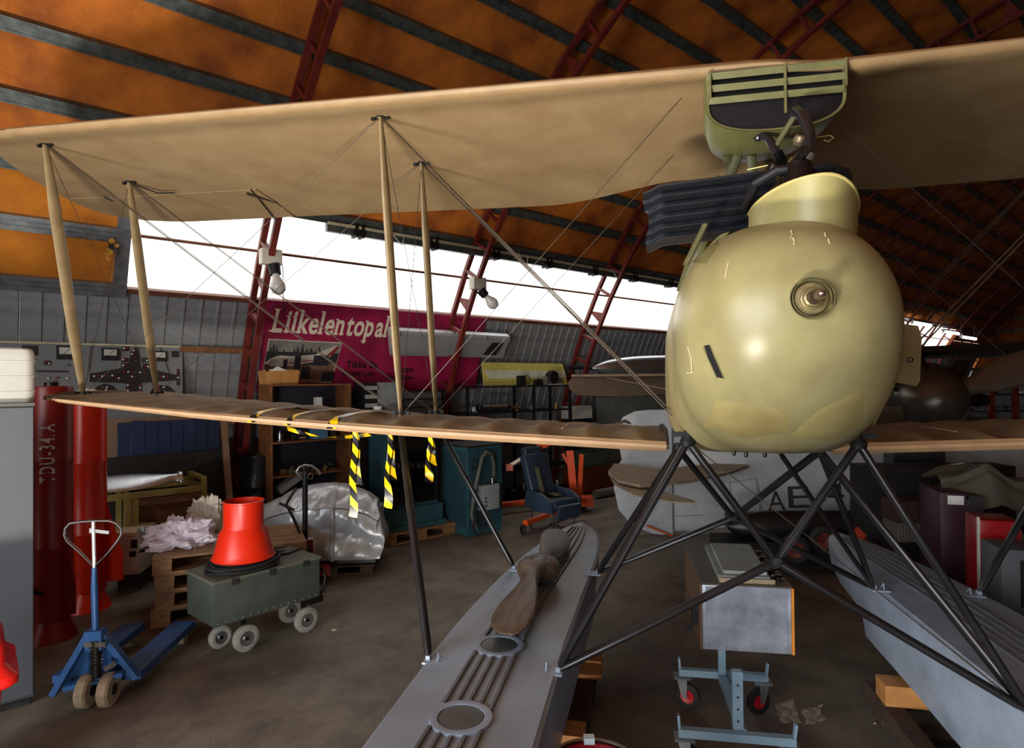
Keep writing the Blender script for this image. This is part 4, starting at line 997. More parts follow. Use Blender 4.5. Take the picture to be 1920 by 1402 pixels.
for (x, y, r) in ((.29, .13, .098), (.19, .33, .085), (.77, .1, .098), (.79, .38, .098)):
    wheel(t, (x, y, r), r, .05); MB().bb(x-.02, x+.02, y+.03, y+.045, r, z0+.01).cyl((x, y-.03, r), (x, y+.045, r), .012).build('wheel_bracket', darkiron, t)
MB().tube([(bl, .1, .56), (bl+.05, .08, .5), (bl+.09, .06, .42), (bl+.07, .05, .32), (bl+.02, .06, .26), (bl-.05, .1, .25)], .012, 8).box((bl+.0, .07, .25), (.12, .05, .05)).build('tow_hitch', darkiron, t)
MB().tube([(.55, .28, z1+.008), (.7, .24, z1+.01), (.86, .3, z1+.012)], .008, 6).build('lying_rod', blackm, t)
cc = Vector((.31, .20, 0))
cab = thing('cable_coil', 'coil of black cable on the cart beneath the red funnel', 'cable', bf.w((cc.x, cc.y, z1)), bf.rz)
pts = []
for i in range(280):
    a = i*.22; rr_ = .225+.03*math.sin(i*.13)+R_.uniform(-.003, .003); pts.append((rr_*math.cos(a)*1.05, rr_*math.sin(a)*.9, .012+.05*(i/280)+.008*math.sin(i*.4)))
MB().tube(pts, .0085, 5).build('loops', rubber, cab)
MB().tube([(.2, -.05, .05), (.3, .02, .04), (.38, .1, .02), (.33, .16, .015), (.22, .16, .03)], .0085, 6).build('loose_end', rubber, cab)
ff = Fr(bf.w((cc.x, cc.y, z1+.075)), 0)
t = thing('red_funnel', 'red painted flared funnel standing upside down on the cable coil', 'funnel', ff.l, 0)
rb_, rn = .222, .142
MB().lathe([(rb_, .0), (rb_+.004, .006), (rb_, .012), (rb_*.93, .05), (rn+.03, .19), (rn+.004, .225), (rn, .24), (rn, .41), (rn+.005, .415), (rn+.005, .425), (rn-.004, .427), (rn-.006, .24), (rn+.024, .19), (rb_-.008, .012), (rb_-.008, 0)], (0, 0, 0), (0, 0, 1), 56).build('shell', M('funnel_red', (222, 40, 10), .35, 0, .05, 4), t)
MB().lathe([(0, .30), (rn-.007, .30), (rn-.007, .305), (.05, .305), (.04, .34), (0, .345)], (0, 0, 0), (0, 0, 1), 24).build('inner_plug', darkiron, t)

# silver tarpaulin over a machine on a pallet
from mathutils import noise as NZ
tfr = Fr((W.p(640, 1040, 'y', 6.75).x, 6.75, 0), .12)
t = TH_('covered_machine', 'low machine under a crinkled silver tarpaulin on a pallet', 'tarpaulin', tfr)
prof_t = [(-.92, .62), (-.78, .68), (-.55, .80), (-.34, .86), (-.1, .875), (.1, .84), (.3, .76), (.42, .66), (.46, .55)]
def tarp(u, v):
    x = lerp(-.95, .45, u); top = interp(x, [a for a, b in prof_t], [b for a, b in prof_t])
    # v: 0 front hem ... .35 front top edge ... 1 back
    if v < .42:
        k = v/.42; z = lerp(.16, top-.12-.05*math.sin(u*PI), k); y = -.40+.1*k*k+.02*math.sin(k*9+u*5)
        if u < .35: y += (.35-u)*1.2*(1-k*.4)
    else:
        k = (v-.42)/.58; z = top-.12-.05*math.sin(u*PI)+(.12+.05*math.sin(u*PI))*math.sin(PI/2*min(1, k*2.2)) - (max(0, k-.6))*1.0*.5; y = lerp(-.30+(max(0, .35-u)*1.2*.6), .45, k)
    n_ = NZ.noise(Vector((x*1.6, y*1.6, z*1.6)))*.03+abs(NZ.noise(Vector((x*5+3, y*3, z*4))))*.035+abs(NZ.noise(Vector((x*13, y*9, z*11))))*.014
    e = (.03 if abs(u-.66) < .012 else 0)
    return Vector((x+(.05*math.sin(v*6) if u > .97 else 0), y-n_-e, z+n_*.8))
sil = M('silver_tarpaulin', (206, 210, 216), .3, .2, .06, 6, .25, (176, 182, 188), bscale=14)
cv = MB().grid(tarp, 80, 56); cv.build('tarpaulin', sil, t, None, 0, 14)
MB().grid(lambda u, v: Vector((.44+.03*math.sin(v*6)+.015*math.sin(u*20), lerp(-.38, .4, u), lerp(.15, .56+.1*math.sin(u*PI), v))), 16, 10).build('tarpaulin_side', sil, t, None, 0, 22)
MB().grid(lambda u, v: Vector((-.94+.05*math.sin(v*6)+.02*math.sin(u*20), lerp(.0, .4, u), lerp(.15, .6, v))), 12, 8).build('tarpaulin_side', sil, t, None, 0, 22)
MB().bb(-.3, .42, -.2, .35, .14, .5).build('machine_base', M('machine_grey', (90, 92, 90), .5), t)
MB().bb(-.05, .40, -.33, -.2, .10, .2).build('base_box', M('machine_grey', (90, 92, 90), .5), t)
for y in (-.35, -.02, .3): MB().bb(-.45, .4, y-.05, y+.05, .08, .10).bb(-.45, .4, y-.05, y+.05, 0, .02).bb(.25, .38, y-.05, y+.05, .02, .08).bb(-.1, .02, y-.05, y+.05, .02, .08).build('skid_board', woodd, t)
MB().tube([tarp(.0+i/50, .40) for i in range(51)], .006, 5).build('rope_line', steel, t)

# second pallet behind funnel
p2 = Fr((W.p(462, 1092, 'z', 0).x, W.p(462, 1092, 'z', 0).y, 0), .6)
tp_ = make_pallet('pale slatted pallet raised behind the red funnel', p2, .22, 'stacked wooden pallets', False, .75, .55)
make_pallet('pallet beneath the raised one behind the red funnel', p2, .07, 'stacked wooden pallets', False, .75, .55)
t = thing('floor_plinth', 'dark low box under the pallets behind the cart', 'box', p2.w((0.02, 0.02, 0)), p2.rz); MB().bb(0, .7, 0, .5, 0, .069).build('body', woodd, t)

# dark pallet jack standing by the tarpaulin
jf = Fr((W.p(572, 1030, 'y', 6.0).x, 6.0, 0), .3)
t = TH_('hand_pallet_jack', 'dark upright pallet jack handle in front of the silver tarpaulin', 'pallet truck', jf)
q = lambda px, py, y=0.: jf.p(px, py, 'y', y)
MB().tube([q(572, 885), q(572, 1030)], .026, 12).build('drawbar', blackm, t)
MB().tube([q(570, 900), q(560, 893), q(556, 884), q(561, 876), q(572, 872), q(585, 874), q(595, 881), q(600, 890)], .011, 8).build('handle_loop', steel, t)
MB().lathe([(.026, -.01), (.03, 0), (.026, .01)], q(582, 893), (.4, -1, .1), 18).build('handle_ring', M('tarnished_brass', (150, 128, 84), .35, .8, .2, 20), t)
MB().bar(q(573, 1010), q(573, 1040), .14, .1).build('pivot_block', redpaint2, t)
a, b = q(530, 1040), q(620, 1040)
MB().bb(a.x, a.x+.14, .05, .3, .08, .13).build('fork', redpaint2, t); MB().bb(b.x-.14, b.x, .05, .3, .08, .13).build('fork', redpaint2, t)
for sx in (-.06, .06): wheel(t, (sx+q(573, 1040).x, 0, .09), .09, .045, (1, 0, 0), rubber, darkiron)
jl = q(573, 1040).x; MB().bb(jl-.05, jl+.05, -.04, .04, .09, .35).build('lift_column', blackm, t)
# bent tow bar leaning
t = thing('tow_bar', 'bent dark steel tow bar with cross grip leaning by the pallet jack', 'tow bar', jf.w((q(580, 1035, -.3).x, -.3, .0)), 0)
tb = Fr(t.location, 0); r3 = lambda px, py, y=0.: tb.p(px, py, 'y', y)
MB().tube([r3(556, 914, .25), r3(545, 930, .22), r3(537, 945, .2), r3(552, 975, .12), r3(566, 1008, .05), r3(582, 1036, 0), Vector((.05, -.02, .06)), Vector((.06, -.02, .012))], .0145, 9).build('bent_bar', darkiron, t)
MB().tube([r3(524, 943, .2), r3(552, 956, .2)], .014, 9).build('cross_grip', blackm, t)

# yellow rack with aluminium propeller blade
# stands towards the wall, seen between cylinder and film heap
yf = Fr(H(1.45, 7.2, 0), PHI)
t = thing('metal_rack', 'olive yellow angle-iron rack behind the white-topped box', 'rack', yf.l, yf.rz)
q = lambda px, py, y=0.: yf.p(px, py, 'y', y)
def bars(lst, mat, par, name, th_=.035):
    for (a, b) in lst: MB().bar(q(*a), q(*b), th_, th_*1.4).build(name, mat, par)
for (px, y0) in ((240, 935), (254, 935), (382, 893)):
    a = q(px, y0); MB().bb(a.x-.025, a.x+.025, -.025, .025, 0, a.z).build('upright', yellowf, t)
    MB().bb(a.x-.025, a.x+.025, .55, .6, 0, a.z).build('upright', yellowf, t)
a, b = q(185, 936), q(386, 936); MB().bb(a.x-.5, b.x, -.03, .02, a.z-.03, a.z+.03).build('front_rail', yellowf, t); MB().bb(a.x-.5, b.x, .56, .6, a.z-.03, a.z+.03).build('rear_rail', yellowf, t)
c = q(274, 898, .58); MB().bb(c.x, b.x, .56, .6, q(382, 890, .58).z-.03, q(382, 890, .58).z).build('top_rail', yellowf, t)
MB().bar((b.x-.02, .0, q(382, 893).z-.02), (b.x-.02, .58, q(382, 893).z-.02), .04).build('top_rail', yellowf, t)
for xx in (a.x-.48, b.x-.02): MB().bb(xx-.02, xx+.02, 0, .58, a.z-.03, a.z+.03).build('cross_rail', yellowf, t)
zr = a.z+.032
bl_ = thing('propeller_blade', 'polished aluminium propeller blade lying on the yellow rack', 'propeller', yf.w((q(250, 925).x, .12, zr+.09)), yf.rz)
rings = []
for (x, wd, th_) in ((-.55, .06, .015), (-.45, .14, .02), (-.2, .2, .03), (.05, .19, .04), (.25, .13, .06), (.36, .08, .075), (.42, .075, .075), (.44, .11, .1), (.47, .11, .1)):
    rings.append([Vector((x, wd/2*math.cos(2*PI*k/18), th_/2*math.sin(2*PI*k/18)+.35*wd*math.cos(2*PI*k/18))) for k in range(18)])
MB().loft(catmull(rings, 3), True).build('blade', alu, bl_)
# brown plywood box under the rack, white-topped steel box
t = thing('plywood_box', 'brown plywood box under the yellow rack', 'box', yf.w((q(262, 960).x, .05, 0)), yf.rz)
MB().bb(0, .75, .05, .5, .35, .72).build('body', wood2, t); MB().bb(.02, .73, .07, .48, 0, .349).build('dark_base', dark, t)
MB().bb(-.01, .76, .04, .51, .72, .735).build('lid', wood2, t)
wf_ = Fr(H(1.25, 6.75, 0), PHI-.5)
c = wf_.p(200, 1075, 'y', 0); d = wf_.p(262, 990, 'y', 0)
t = thing('equipment_case', 'cream metal case with side latch and dark red flank beside the red cylinder', 'case', wf_.w((0, 0, 0)), wf_.rz)
x0, x1 = wf_.p(214, 1040, 'y', 0).x, wf_.p(262, 1040, 'y', 0).x; z0, z1 = wf_.p(240, 1078, 'y', 0).z, wf_.p(240, 1004, 'y', 0).z
MB().bb(x0, x1, 0, .4, z0, z1).build('body', offwhite, t, None, .01)
MB().bb(x0-.012, x1+.008, -.008, .42, z1, z1+.03).build('lid', M('cream_lid', (216, 206, 176), .45), t)
MB().bb(x0-.012, x0-.001, .0, .4, z0, z1).build('red_side', redpaint2, t)
MB().bb(x1-.07, x1-.02, -.02, 0, z1-.12, z1-.04).bb(x1-.08, x1-.03, -.03, -.002, z1-.2, z1-.15).build('latch', blackm, t)
MB().bb(x0+.02, x1-.02, .03, .37, 0, z0).build('dark_stand', dark, t)
# ================================================================= along the left wall
def HFr(t, s, rz=0.): return Fr(H(t, s, 0), PHI+rz)
def on_wall(px, py, s): return HF.p(px, py, 'y', s)
# instrument panel
s = 8.12
pL, pR = on_wall(-60, 640, s), on_wall(342, 652, s)
pf_ = Fr(H(pR.x, s, 0), PHI)
t = thing('instrument_board', 'grey instrument board with dark aircraft diagram full of indicator lamps', 'display board', pf_.l, PHI)
q = lambda px, py, y=0.: pf_.p(px, py, 'y', y)
x0, zt, zb = q(-60, 640).x, q(342, 652).z, q(342, 800).z
boardm = M('board_light_grey', (122, 124, 124), .5, 0, .06, 4)
MB().bb(x0, 0, 0, .03, zb, zt).build('board', boardm, t)
MB().bb(x0-.1, 0, -.03, .04, zt, zt+.022).build('top_strip', M('cream_strip', (196, 186, 150), .5), t)
darkp = M('brown_black_diagram', (38, 30, 30), .45, 0, .1, 8)
def flat(poly, y, th_, mat, name, par=t): return MB().prism([(q(*p).x, y, q(*p).z) for p in poly], (0, -th_, 0)).build(name, mat, par)
apl = flat([(168, 700), (240, 688), (245, 660), (250, 652), (258, 652), (262, 688), (330, 703), (334, 712), (264, 718), (264, 738), (236, 738), (236, 718), (168, 716)], 0, .02, darkp, 'aircraft_diagram')
flat([(170, 740), (180, 725), (195, 719), (208, 722), (222, 735), (222, 748), (170, 748)], 0, .02, darkp, 'rounded_gauge_plate')
flat([(278, 745), (285, 728), (300, 722), (316, 724), (332, 740), (333, 750), (278, 750)], 0, .02, darkp, 'rounded_gauge_plate')
flat([(331, 692), (335, 692), (336, 722), (331, 722)], 0, .02, darkp, 'wing_fence')
for (cx, cy) in ((235, 654), (233, 675), (233, 685), (272, 675), (273, 686), (88, 680), (304, 735)): flat([(cx-6, cy-4), (cx+6, cy-4), (cx+6, cy+4), (cx-6, cy+4)], -.0, .018, darkp, 'lamp_tag')
flat([(68, 694), (128, 695), (128, 698), (68, 697)], 0, .012, darkp, 'dark_strip')
lampc = [M('lamp_white', (226, 226, 216), .2), M('lamp_red', (150, 30, 36), .2), M('lamp_green', (60, 120, 90), .2)]
li = 0
pts = [(176, 705), (183, 704), (191, 705), (197, 703), (203, 705), (210, 704), (216, 708), (222, 709), (233, 698), (240, 697), (247, 697), (254, 698), (262, 698), (270, 698), (247, 706), (254, 706), (247, 664), (252, 670), (254, 676), (250, 657), (300, 705), (306, 706), (313, 706), (333, 708), (332, 696), (334, 714)]+[(239+0*k, 722+k*5) for k in range(3)]+[(262, 722+k*5) for k in range(3)]+[(192, 726), (200, 726), (190, 731), (198, 731), (298, 726), (306, 726), (299, 732), (307, 732), (232, 653), (238, 653), (230, 674), (236, 674), (230, 685), (236, 685), (270, 674), (275, 676), (272, 686), (277, 687), (86, 679), (92, 681), (106, 708), (127, 684), (126, 709), (103, 714), (90, 709)]
cl = [MB().lathe([(.011, 0), (.011, .006), (.008, .012), (0, .014)], (0, 0, 0), (0, -1, 0), 10).mesh('indicator_lamp', m_) for m_ in lampc]
for i, (px, py) in enumerate(pts):
    a = q(px, py); inst('indicator_lamp', cl[(0, 1, 0, 1, 2, 0, 1)[i % 7]], t, (a.x, -.019, a.z))
for (px, py, w_) in ((124, 661, .085), (206, 664, .08), (299, 668, .07)):
    a = q(px, py); g = MB().bb(a.x-w_, a.x+w_, -.04, 0, a.z-w_*.85, a.z+w_*.85).build('gauge', blackm, t); g2 = MB().bb(a.x-w_*.75, a.x+w_*.75, -.044, -.038, a.z-w_*.2, a.z+w_*.65).build('gauge_face', M('gauge_face_white', (196, 196, 184), .4), g); MB().bar((a.x-.02, -.046, a.z-w_*.15), (a.x+.03, -.046, a.z+w_*.5), .004).build('needle', blackm, g)
a = q(328, 664); MB().bb(a.x-.035, a.x+.035, -.02, 0, a.z-.035, a.z+.035).build('switch_plate', darkp, t); a = q(54, 657); MB().bb(a.x-.06, a.x+.06, -.03, 0, a.z-.05, a.z+.05).build('switch_plate', darkp, t)
for (pa, pb) in (((172, 640), (165, 700)), ((300, 652), (318, 700)), ((246, 690), (200, 715))): MB().tube([q(*pa, -.02), q(*pb, -.025)], .004, 5).build('panel_wire', blackm, t)
# plywood strip continuing to the arch
a, b = on_wall(336, 652, 8.04), on_wall(468, 655, 8.04)
t = thing('plywood_strip', 'narrow orange-brown plywood strip on the cladding beside the instrument board', 'board', H(a.x, 8.04, a.z), PHI); MB().bb(.02, b.x-a.x, 0, .05, -.05, .02).build('strip', wood2, t)
# plywood frame, blue boards, dark boards
s = 7.95
q = lambda px, py, ss=s: on_wall(px, py, ss)
def wthing(name, label, cat, px, ss=s): a = q(px, 800, ss); return thing(name, label, cat, H(a.x, ss, 0), PHI), Fr(H(a.x, ss, 0), PHI)
t, fr = wthing('plywood_board', 'bare plywood board beside the bright red cylinder', 'board', 200, 8.05)
zt = fr.p(230, 785, 'y', 0).z; x1 = fr.p(440, 785, 'y', 0).x
MB().bb(0, x1, 0, .02, zt-.12, zt).build('top_edge_board', M('pinkish_plywood', (146, 116, 92), .7, 0, .1, 5), t); MB().bb(0, fr.p(223, 850, 'y', 0).x, 0, .018, 0, zt-.12).build('side_board', M('pinkish_plywood', (146, 116, 92), .7), t)
t, fr = wthing('blue_boarding', 'row of dark blue painted boards leaning against the wall', 'boards', 220, 7.98)
x1 = fr.p(412, 800, 'y', 0).x; zt = fr.p(300, 788, 'y', 0).z; nb = 8
blu = M('navy_board_paint', (34, 52, 92), .55, 0, .15, 5)
for k in range(nb): MB().bb(x1*k/nb+.004, x1*(k+1)/nb-.004, R_.uniform(0, .006), .02, .02, zt+R_.uniform(-.01, .01)).build('board', blu, t)
t, fr = wthing('wooden_post', 'leaning raw timber post between the blue boards and the black drum', 'post', 420, 7.85)
a, b = fr.p(419, 788, 'y', 0), fr.p(434, 962, 'y', -.25); MB().bar(a, (b.x+.02, -.25, 0.01), .07, .04).build('timber', M('pinkish_plywood', (146, 116, 92), .7), t)
t, fr = wthing('hardboard_sheet', 'large matt black-brown panel leaning in front of the blue boards', 'panel', 196, 7.85)
x1 = fr.p(424, 850, 'y', 0).x; zt = fr.p(300, 852, 'y', 0).z
MB().prism([(0, 0, .0), (x1+.02, 0, 0), (x1, .05, zt), (.02, .05, zt)], (0, .03, 0)).build('panel', M('blackish_hardboard', (36, 30, 27), .7, 0, .1, 5), t)
# black drum
t, fr = wthing('black_drum', 'tall black drum with a white label beside the wooden shelf', 'drum', 480, 7.7)
r_ = (fr.p(509, 860, 'y', 0).x-fr.p(450, 860, 'y', 0).x)/2; zt = fr.p(480, 853, 'y', 0).z
MB().lathe([(r_*.98, 0), (r_, .02), (r_, zt*.33), (r_*1.02, zt*.34), (r_, zt*.35), (r_, zt*.66), (r_*1.02, zt*.67), (r_, zt*.68), (r_, zt-.02), (r_*1.03, zt-.01), (r_*1.03, zt), (r_*.95, zt), (r_*.95, zt-.02), (0, zt-.02)], (0, 0, 0), (0, 0, 1), 36).build('shell', M('black_drum_paint', (22, 22, 26), .3), t)
MB().lathe([(r_+.002, 0), (r_+.002, .05)], (0, 0, fr.p(480, 884, 'y', -r_).z), (0, 0, 1), 24, 1.0).build('white_label', white, t).rotation_euler.z = -1.2
# magenta banner
s = 7.8
a, b = on_wall(500, 562, s), on_wall(912, 607, s); bx = b.x-a.x
bf_ = Fr(H(a.x, s, 0), PHI)
t = thing('advertising_banner', 'magenta banner lettered Liikelentop with a photograph of a white aircraft', 'banner', bf_.l, PHI)
q = lambda px, py, y=0.: bf_.p(px, py, 'y', y)
zt, zb = q(502, 562).z, q(488, 742).z
MB().prism([(0, 0, zt), (bx, 0, zt-.02), (bx-.02, 0.0, zb), (-.03, 0.0, zb)], (0, .03, 0)).build('sheet', M('magenta_print', (158, 22, 72), .5, 0, .1, 2.5, 0, (120, 16, 54)), t)
cream = M('cream_lettering', (226, 214, 190), .5, 0, .04); blk = M('black_lettering', (20, 14, 18), .5)
a = q(514, 622); hL = q(540, 582).z-q(514, 622).z
LL = q(733, 640).x-a.x
SERIF = {'L': ((0, 0, .34, 1), (0, .66, .24, 1)), 'i': ((0, 0, .26, 0), (-.05, .47, .16, 0)), 'k': ((0, 0, .26, 1), (-.05, .68, .16, 1), (.33, 0, .22, 1)), 'l': ((0, 0, .26, 0), (-.05, .68, .16, 0)), 'n': ((0, 0, .24, 1), (-.05, .47, .15, 1), (.31, 0, .22, 1)), 'p': ((0, -.2, .26, 1), (-.05, .47, .15, 1)), 'a': ((.34, 0, .14, 1),), 't': ((.1, 0, .16, 1),), 'e': (), 'o': ()}
penx = 0; glyphs = []
for ch in 'Liikelentopal':
    me = text_mesh(ch, 1, .002, .022); xs_ = [v.co.x for v in me.vertices]; x0_, x1_ = min(xs_), max(xs_)
    glyphs.append((ch, me, penx, x0_, x1_)); penx += (x1_-x0_)+{'k': .0, 'o': .07, 'e': .08, 'a': .08, 't': .05}.get(ch, .14)
KX = LL/penx; KZ = hL*1.03/.69
for ch, me, px_, x0_, x1_ in glyphs:
    bm = bmesh.new(); bm.from_mesh(me)
    for v in bm.verts: v.co.x -= x0_
    for (sx_, sy_, sw_, mode) in SERIF[ch]:
        cx_ = (x1_-x0_)/2 if mode == 0 else .055
        m4 = Matrix.Translation((cx_+sx_, sy_+.022, 0)) @ Matrix.Diagonal((sw_, .045, .0045, 1)); bmesh.ops.create_cube(bm, size=1, matrix=m4)
    for v in bm.verts: x = v.co.x+px_+v.co.y*.22; v.co = Vector((x*KX, v.co.y*KZ, v.co.z))
    bm.to_mesh(me); bm.free(); me.materials.clear(); me.materials.append(cream); inst('letter', me, t, (a.x, -.004, a.z), (PI/2, 0, 0))
for (s1, px, py, sz, bold) in (('Tikka Ba', 661, 692, .14, .002), ('caso', 762, 700, .14, .002), ('JYVÄSKYLÄN', 655, 708, .085, .001), ('LENTOASEMA', 740, 715, .075, .001)):
    a2 = q(px, py); lettering(s1, sz, blk, t, (a2.x, -.005, a2.z), (PI/2, 0, 0), 'small_lettering', .002, bold)
# printed photograph on the banner
P_ = lambda poly, y, m_, nm: MB().prism([(q(*p).x, y, q(*p).z) for p in poly], (0, .003, 0)).build(nm, m_, ph)
ph = MB().prism([(q(*p).x, -.004, q(*p).z) for p in ((510, 636), (649, 643), (636, 722), (502, 716))], (0, .004, 0)).build('printed_photo_border', M('print_white', (206, 196, 186), .5), t)
P_([(512, 638), (647, 645), (644, 668), (509, 662)], -.006, M('print_sky', (128, 128, 122), .6, 0, .2, 6), 'printed_sky')
P_([(508, 660), (645, 664), (640, 690), (505, 692)], -.0062, M('print_trees', (44, 44, 44), .6, 0, .3, 20), 'printed_trees')
P_([(505, 690), (640, 684), (635, 720), (503, 714)], -.0064, M('print_ground', (120, 84, 66), .6, 0, .2, 12), 'printed_ground')
for (x, y, h_) in ((515, 663, 10), (521, 663, 16), (527, 663, 9), (560, 664, 8), (566, 664, 13), (575, 664, 18), (584, 665, 10), (592, 665, 14), (600, 665, 9), (607, 666, 15), (540, 663, 6)): P_([(x-4, y+4), (x+4, y+4), (x+1, y-h_), (x-1, y-h_)], -.0066, M('print_trees', (44, 44, 44), .6), 'printed_tree')
P_([(505, 684), (520, 672), (535, 668), (560, 670), (600, 666), (622, 655), (640, 648), (644, 650), (628, 672), (600, 680), (560, 688), (520, 690)], -.007, M('print_aircraft_white', (190, 184, 172), .5), 'printed_aircraft')
P_([(622, 668), (640, 650), (645, 651), (632, 668)], -.0074, M('print_stripe_red', (140, 30, 44), .5), 'printed_tail_stripe')
P_([(540, 684), (600, 676), (628, 670), (628, 671.5), (600, 678), (540, 686)], -.0074, M('print_stripe_red', (140, 30, 44), .5), 'printed_side_stripe')
for (x, y, w_, h_) in ((545, 676, 4, 26), (568, 668, 6, 34), (612, 668, 14, 20), (585, 690, 8, 22), (628, 700, 12, 18), (530, 700, 14, 14)): P_([(x-w_, y), (x+w_, y), (x+w_, y+h_), (x-w_, y+h_)], -.0078, M('print_dark_figures', (36, 32, 40), .6), 'printed_figure')
TILT = .24; cT, sT = math.cos(TILT), math.sin(TILT)
t.location = bf_.w((0, zt*sT, zt-zt*cT)); t.rotation_euler = (TILT, 0, PHI)
# silver wing panel on the wall
s = 7.72
a, b = on_wall(742, 622, s), on_wall(953, 636, s); sf = Fr(H(a.x, s, 0), PHI); q = lambda px, py, y=0.: sf.p(px, py, 'y', y)
t = thing('wing_panel', 'polished silver wing section hung level under the windows', 'wing', sf.l, PHI)
L = b.x-a.x; zt, zb = q(850, 618).z, q(850, 668).z
sec = [(0, zt-.03), (-.04, zt-.06), (-.05, zt-.10), (-.03, zt-.14), (.05, zb+.16), (.12, zb+.03), (.16, zb), (.17, zb+.02), (.13, zb+.2), (.06, zt-.03), (.03, zt-.01)]
rings = [[Vector((x-.02*(z_-zt)*k_, y_, z_)) for y_, z_ in sec] for x, k_ in ((-.1, 12), (.3, 3), (L-.02, 0), (L, 0))]
MB().loft(rings, True).build('skin', M('satin_alu_skin', (190, 194, 198), .35, .5, .06, 5), t); MB().prism([(L-.34, .02, zb+.24), (L-.12, .0, zb+.24), (L-.22, .09, zb+.04), (L-.46, .1, zb+.04)], (0, -.03, 0)).build('dark_opening', dark, t)
for k in range(4): MB().bb(L*k/4+.05, L*k/4+.06, -.052, -.04, zt-.14, zt-.07).build('rib_line', steel, t)
# shelf units
random_small = []
cluster_m = [darkiron, steel, alu, blackm, M('part_grey', (110, 112, 112), .4, .3), M('part_olive', (84, 84, 60), .5), M('part_brass', (150, 120, 60), .4, .7)]
ORD = ('leftmost', 'second from the left', 'third from the left', 'fourth from the left', 'fifth from the left', 'sixth from the left', 'seventh from the left', 'eighth from the left')
COLN = ('dark iron', 'bare steel', 'aluminium', 'black', 'grey', 'olive', 'brass')
def small_part(fr, x, y, z, kind, sc_, group, label):
    mi = R_.randrange(len(cluster_m)); m1 = cluster_m[mi]; m2 = cluster_m[R_.randrange(len(cluster_m))]
    names_ = ('pump', 'carburettor', 'valve_unit', 'gearbox', 'instrument')
    label = '%s %s, %s' % (COLN[mi], names_[kind].replace('_', ' '), label)
    t = thing(names_[kind], label, ('pump', 'engine part', 'valve', 'gearbox', 'instrument')[kind], fr.w((x, y, z)), fr.rz+R_.uniform(-.6, .6), group)
    r = sc_
    if kind == 0:
        MB().lathe([(r*.6, 0), (r*.6, r*.3), (r*.35, r*.35), (r*.35, r*1.1), (r*.5, r*1.15), (r*.5, r*1.3), (r*.15, r*1.35), (r*.12, r*1.7), (0, r*1.7)], (0, 0, 0), (0, 0, 1), 14).build('body', m1, t); MB().cyl((0, 0, r*.7), (r*.7, 0, r*.9), r*.16).build('pipe_stub', m2, t)
    elif kind == 1:
        MB().box((0, 0, r*.5), (r*1.3, r*.9, r)).cyl((-.2*r, 0, r), (-.2*r, 0, r*1.5), r*.3).cyl((.35*r, 0, r), (.35*r, 0, r*1.3), r*.22).build('body', m1, t, None, .004); MB().lathe([(r*.3, 0), (r*.38, .2*r), (r*.3, .3*r)], (0, -r*.45, r*.5), (0, -1, 0), 14).build('inlet', m2, t)
    elif kind == 2:
        MB().cyl((-r, 0, r*.45), (r, 0, r*.45), r*.4).build('body', m1, t); MB().lathe([(r*.45, 0), (r*.55, r*.05), (r*.55, r*.15), (r*.45, r*.2)], (r*.8, 0, r*.45), (1, 0, 0), 14).lathe([(r*.45, 0), (r*.55, r*.05), (r*.55, r*.15), (r*.45, r*.2)], (-r, 0, r*.55), (1, 0, 0), 14).build('flange', m2, t)
    elif kind == 3:
        MB().lathe([(0, -r*.5), (r*.6, -r*.5), (r*.8, -r*.2), (r*.8, r*.2), (r*.5, r*.5), (.2*r, r*.6), (.2*r, r*.9), (0, r*.9)], (0, 0, r*.8), (0, -1, 0), 18).build('casing', m1, t); MB().box((0, 0, r*.05), (r*1.2, r*.8, r*.1)).build('base', m2, t)
    else:
        MB().box((0, 0, r*.6), (r*1.3, r*.8, r*1.2)).build('case', m1, t, None, .004); MB().lathe([(r*.4, 0), (r*.42, r*.05), (0, r*.06)], (0, -r*.4, r*.65), (0, -1, 0), 18).build('dial', m2, t)
def fill(fr, x0, x1, y, z, n, grp, lab, smin=.05, smax=.1):
    for k in range(n):
        r = R_.uniform(smin, smax); small_part(fr, lerp(x0, x1, (k+.5)/n)+R_.uniform(-.02, .02), y+R_.uniform(-.08, .08), z, R_.randrange(5), r*.8, grp, ORD[k]+' '+lab)
# wooden shelf
s = 7.35
a, b = on_wall(507, 720, s), on_wall(658, 722, s); wf2 = Fr(H(a.x, s, 0), PHI); q = lambda px, py, y=0.: wf2.p(px, py, 'y', y); L = b.x-a.x
t = thing('wooden_shelf', 'open brown wooden shelf unit full of parts under the magenta banner', 'shelf', wf2.l, PHI)
zt = q(580, 720).z; dp = .42
for xx in (0, L-.025): MB().bb(xx, xx+.025, 0, dp, 0, zt).build('side_panel', wood2, t)
shz = [zt-.02, q(580, 828).z, q(580, 890).z, q(580, 940).z, .1]
for z_ in shz: MB().bb(.026, L-.026, 0, dp, z_, z_+.02).build('shelf_board', wood2, t)
MB().bb(.026, L-.026, dp-.01, dp, .1, zt-.03).build('back_panel', M('shelf_back_navy', (30, 32, 44), .6), t)
for i, z_ in enumerate(shz[1:4]): fill(wf2, .1, L-.1, .17, z_+.021, 6, 'small aircraft parts on the wooden shelf', 'on the %s shelf of the wooden unit' % ('upper', 'middle', 'lower')[i], .05, .09)
a = q(603, 758); bt = thing('blue_device', 'small sky-blue apparatus with white top on the upper wooden shelf', 'instrument', wf2.w((a.x, .1, shz[1]+.021)), PHI)
hh = q(603, 745).z-shz[1]-.02; MB().bb(-.09, .09, -.08, .08, 0, hh*.7).build('case', M('sky_blue_paint', (90, 140, 176), .4), bt, None, .008); MB().bb(-.04, .03, -.05, .05, hh*.7, hh).build('white_top', white, bt)
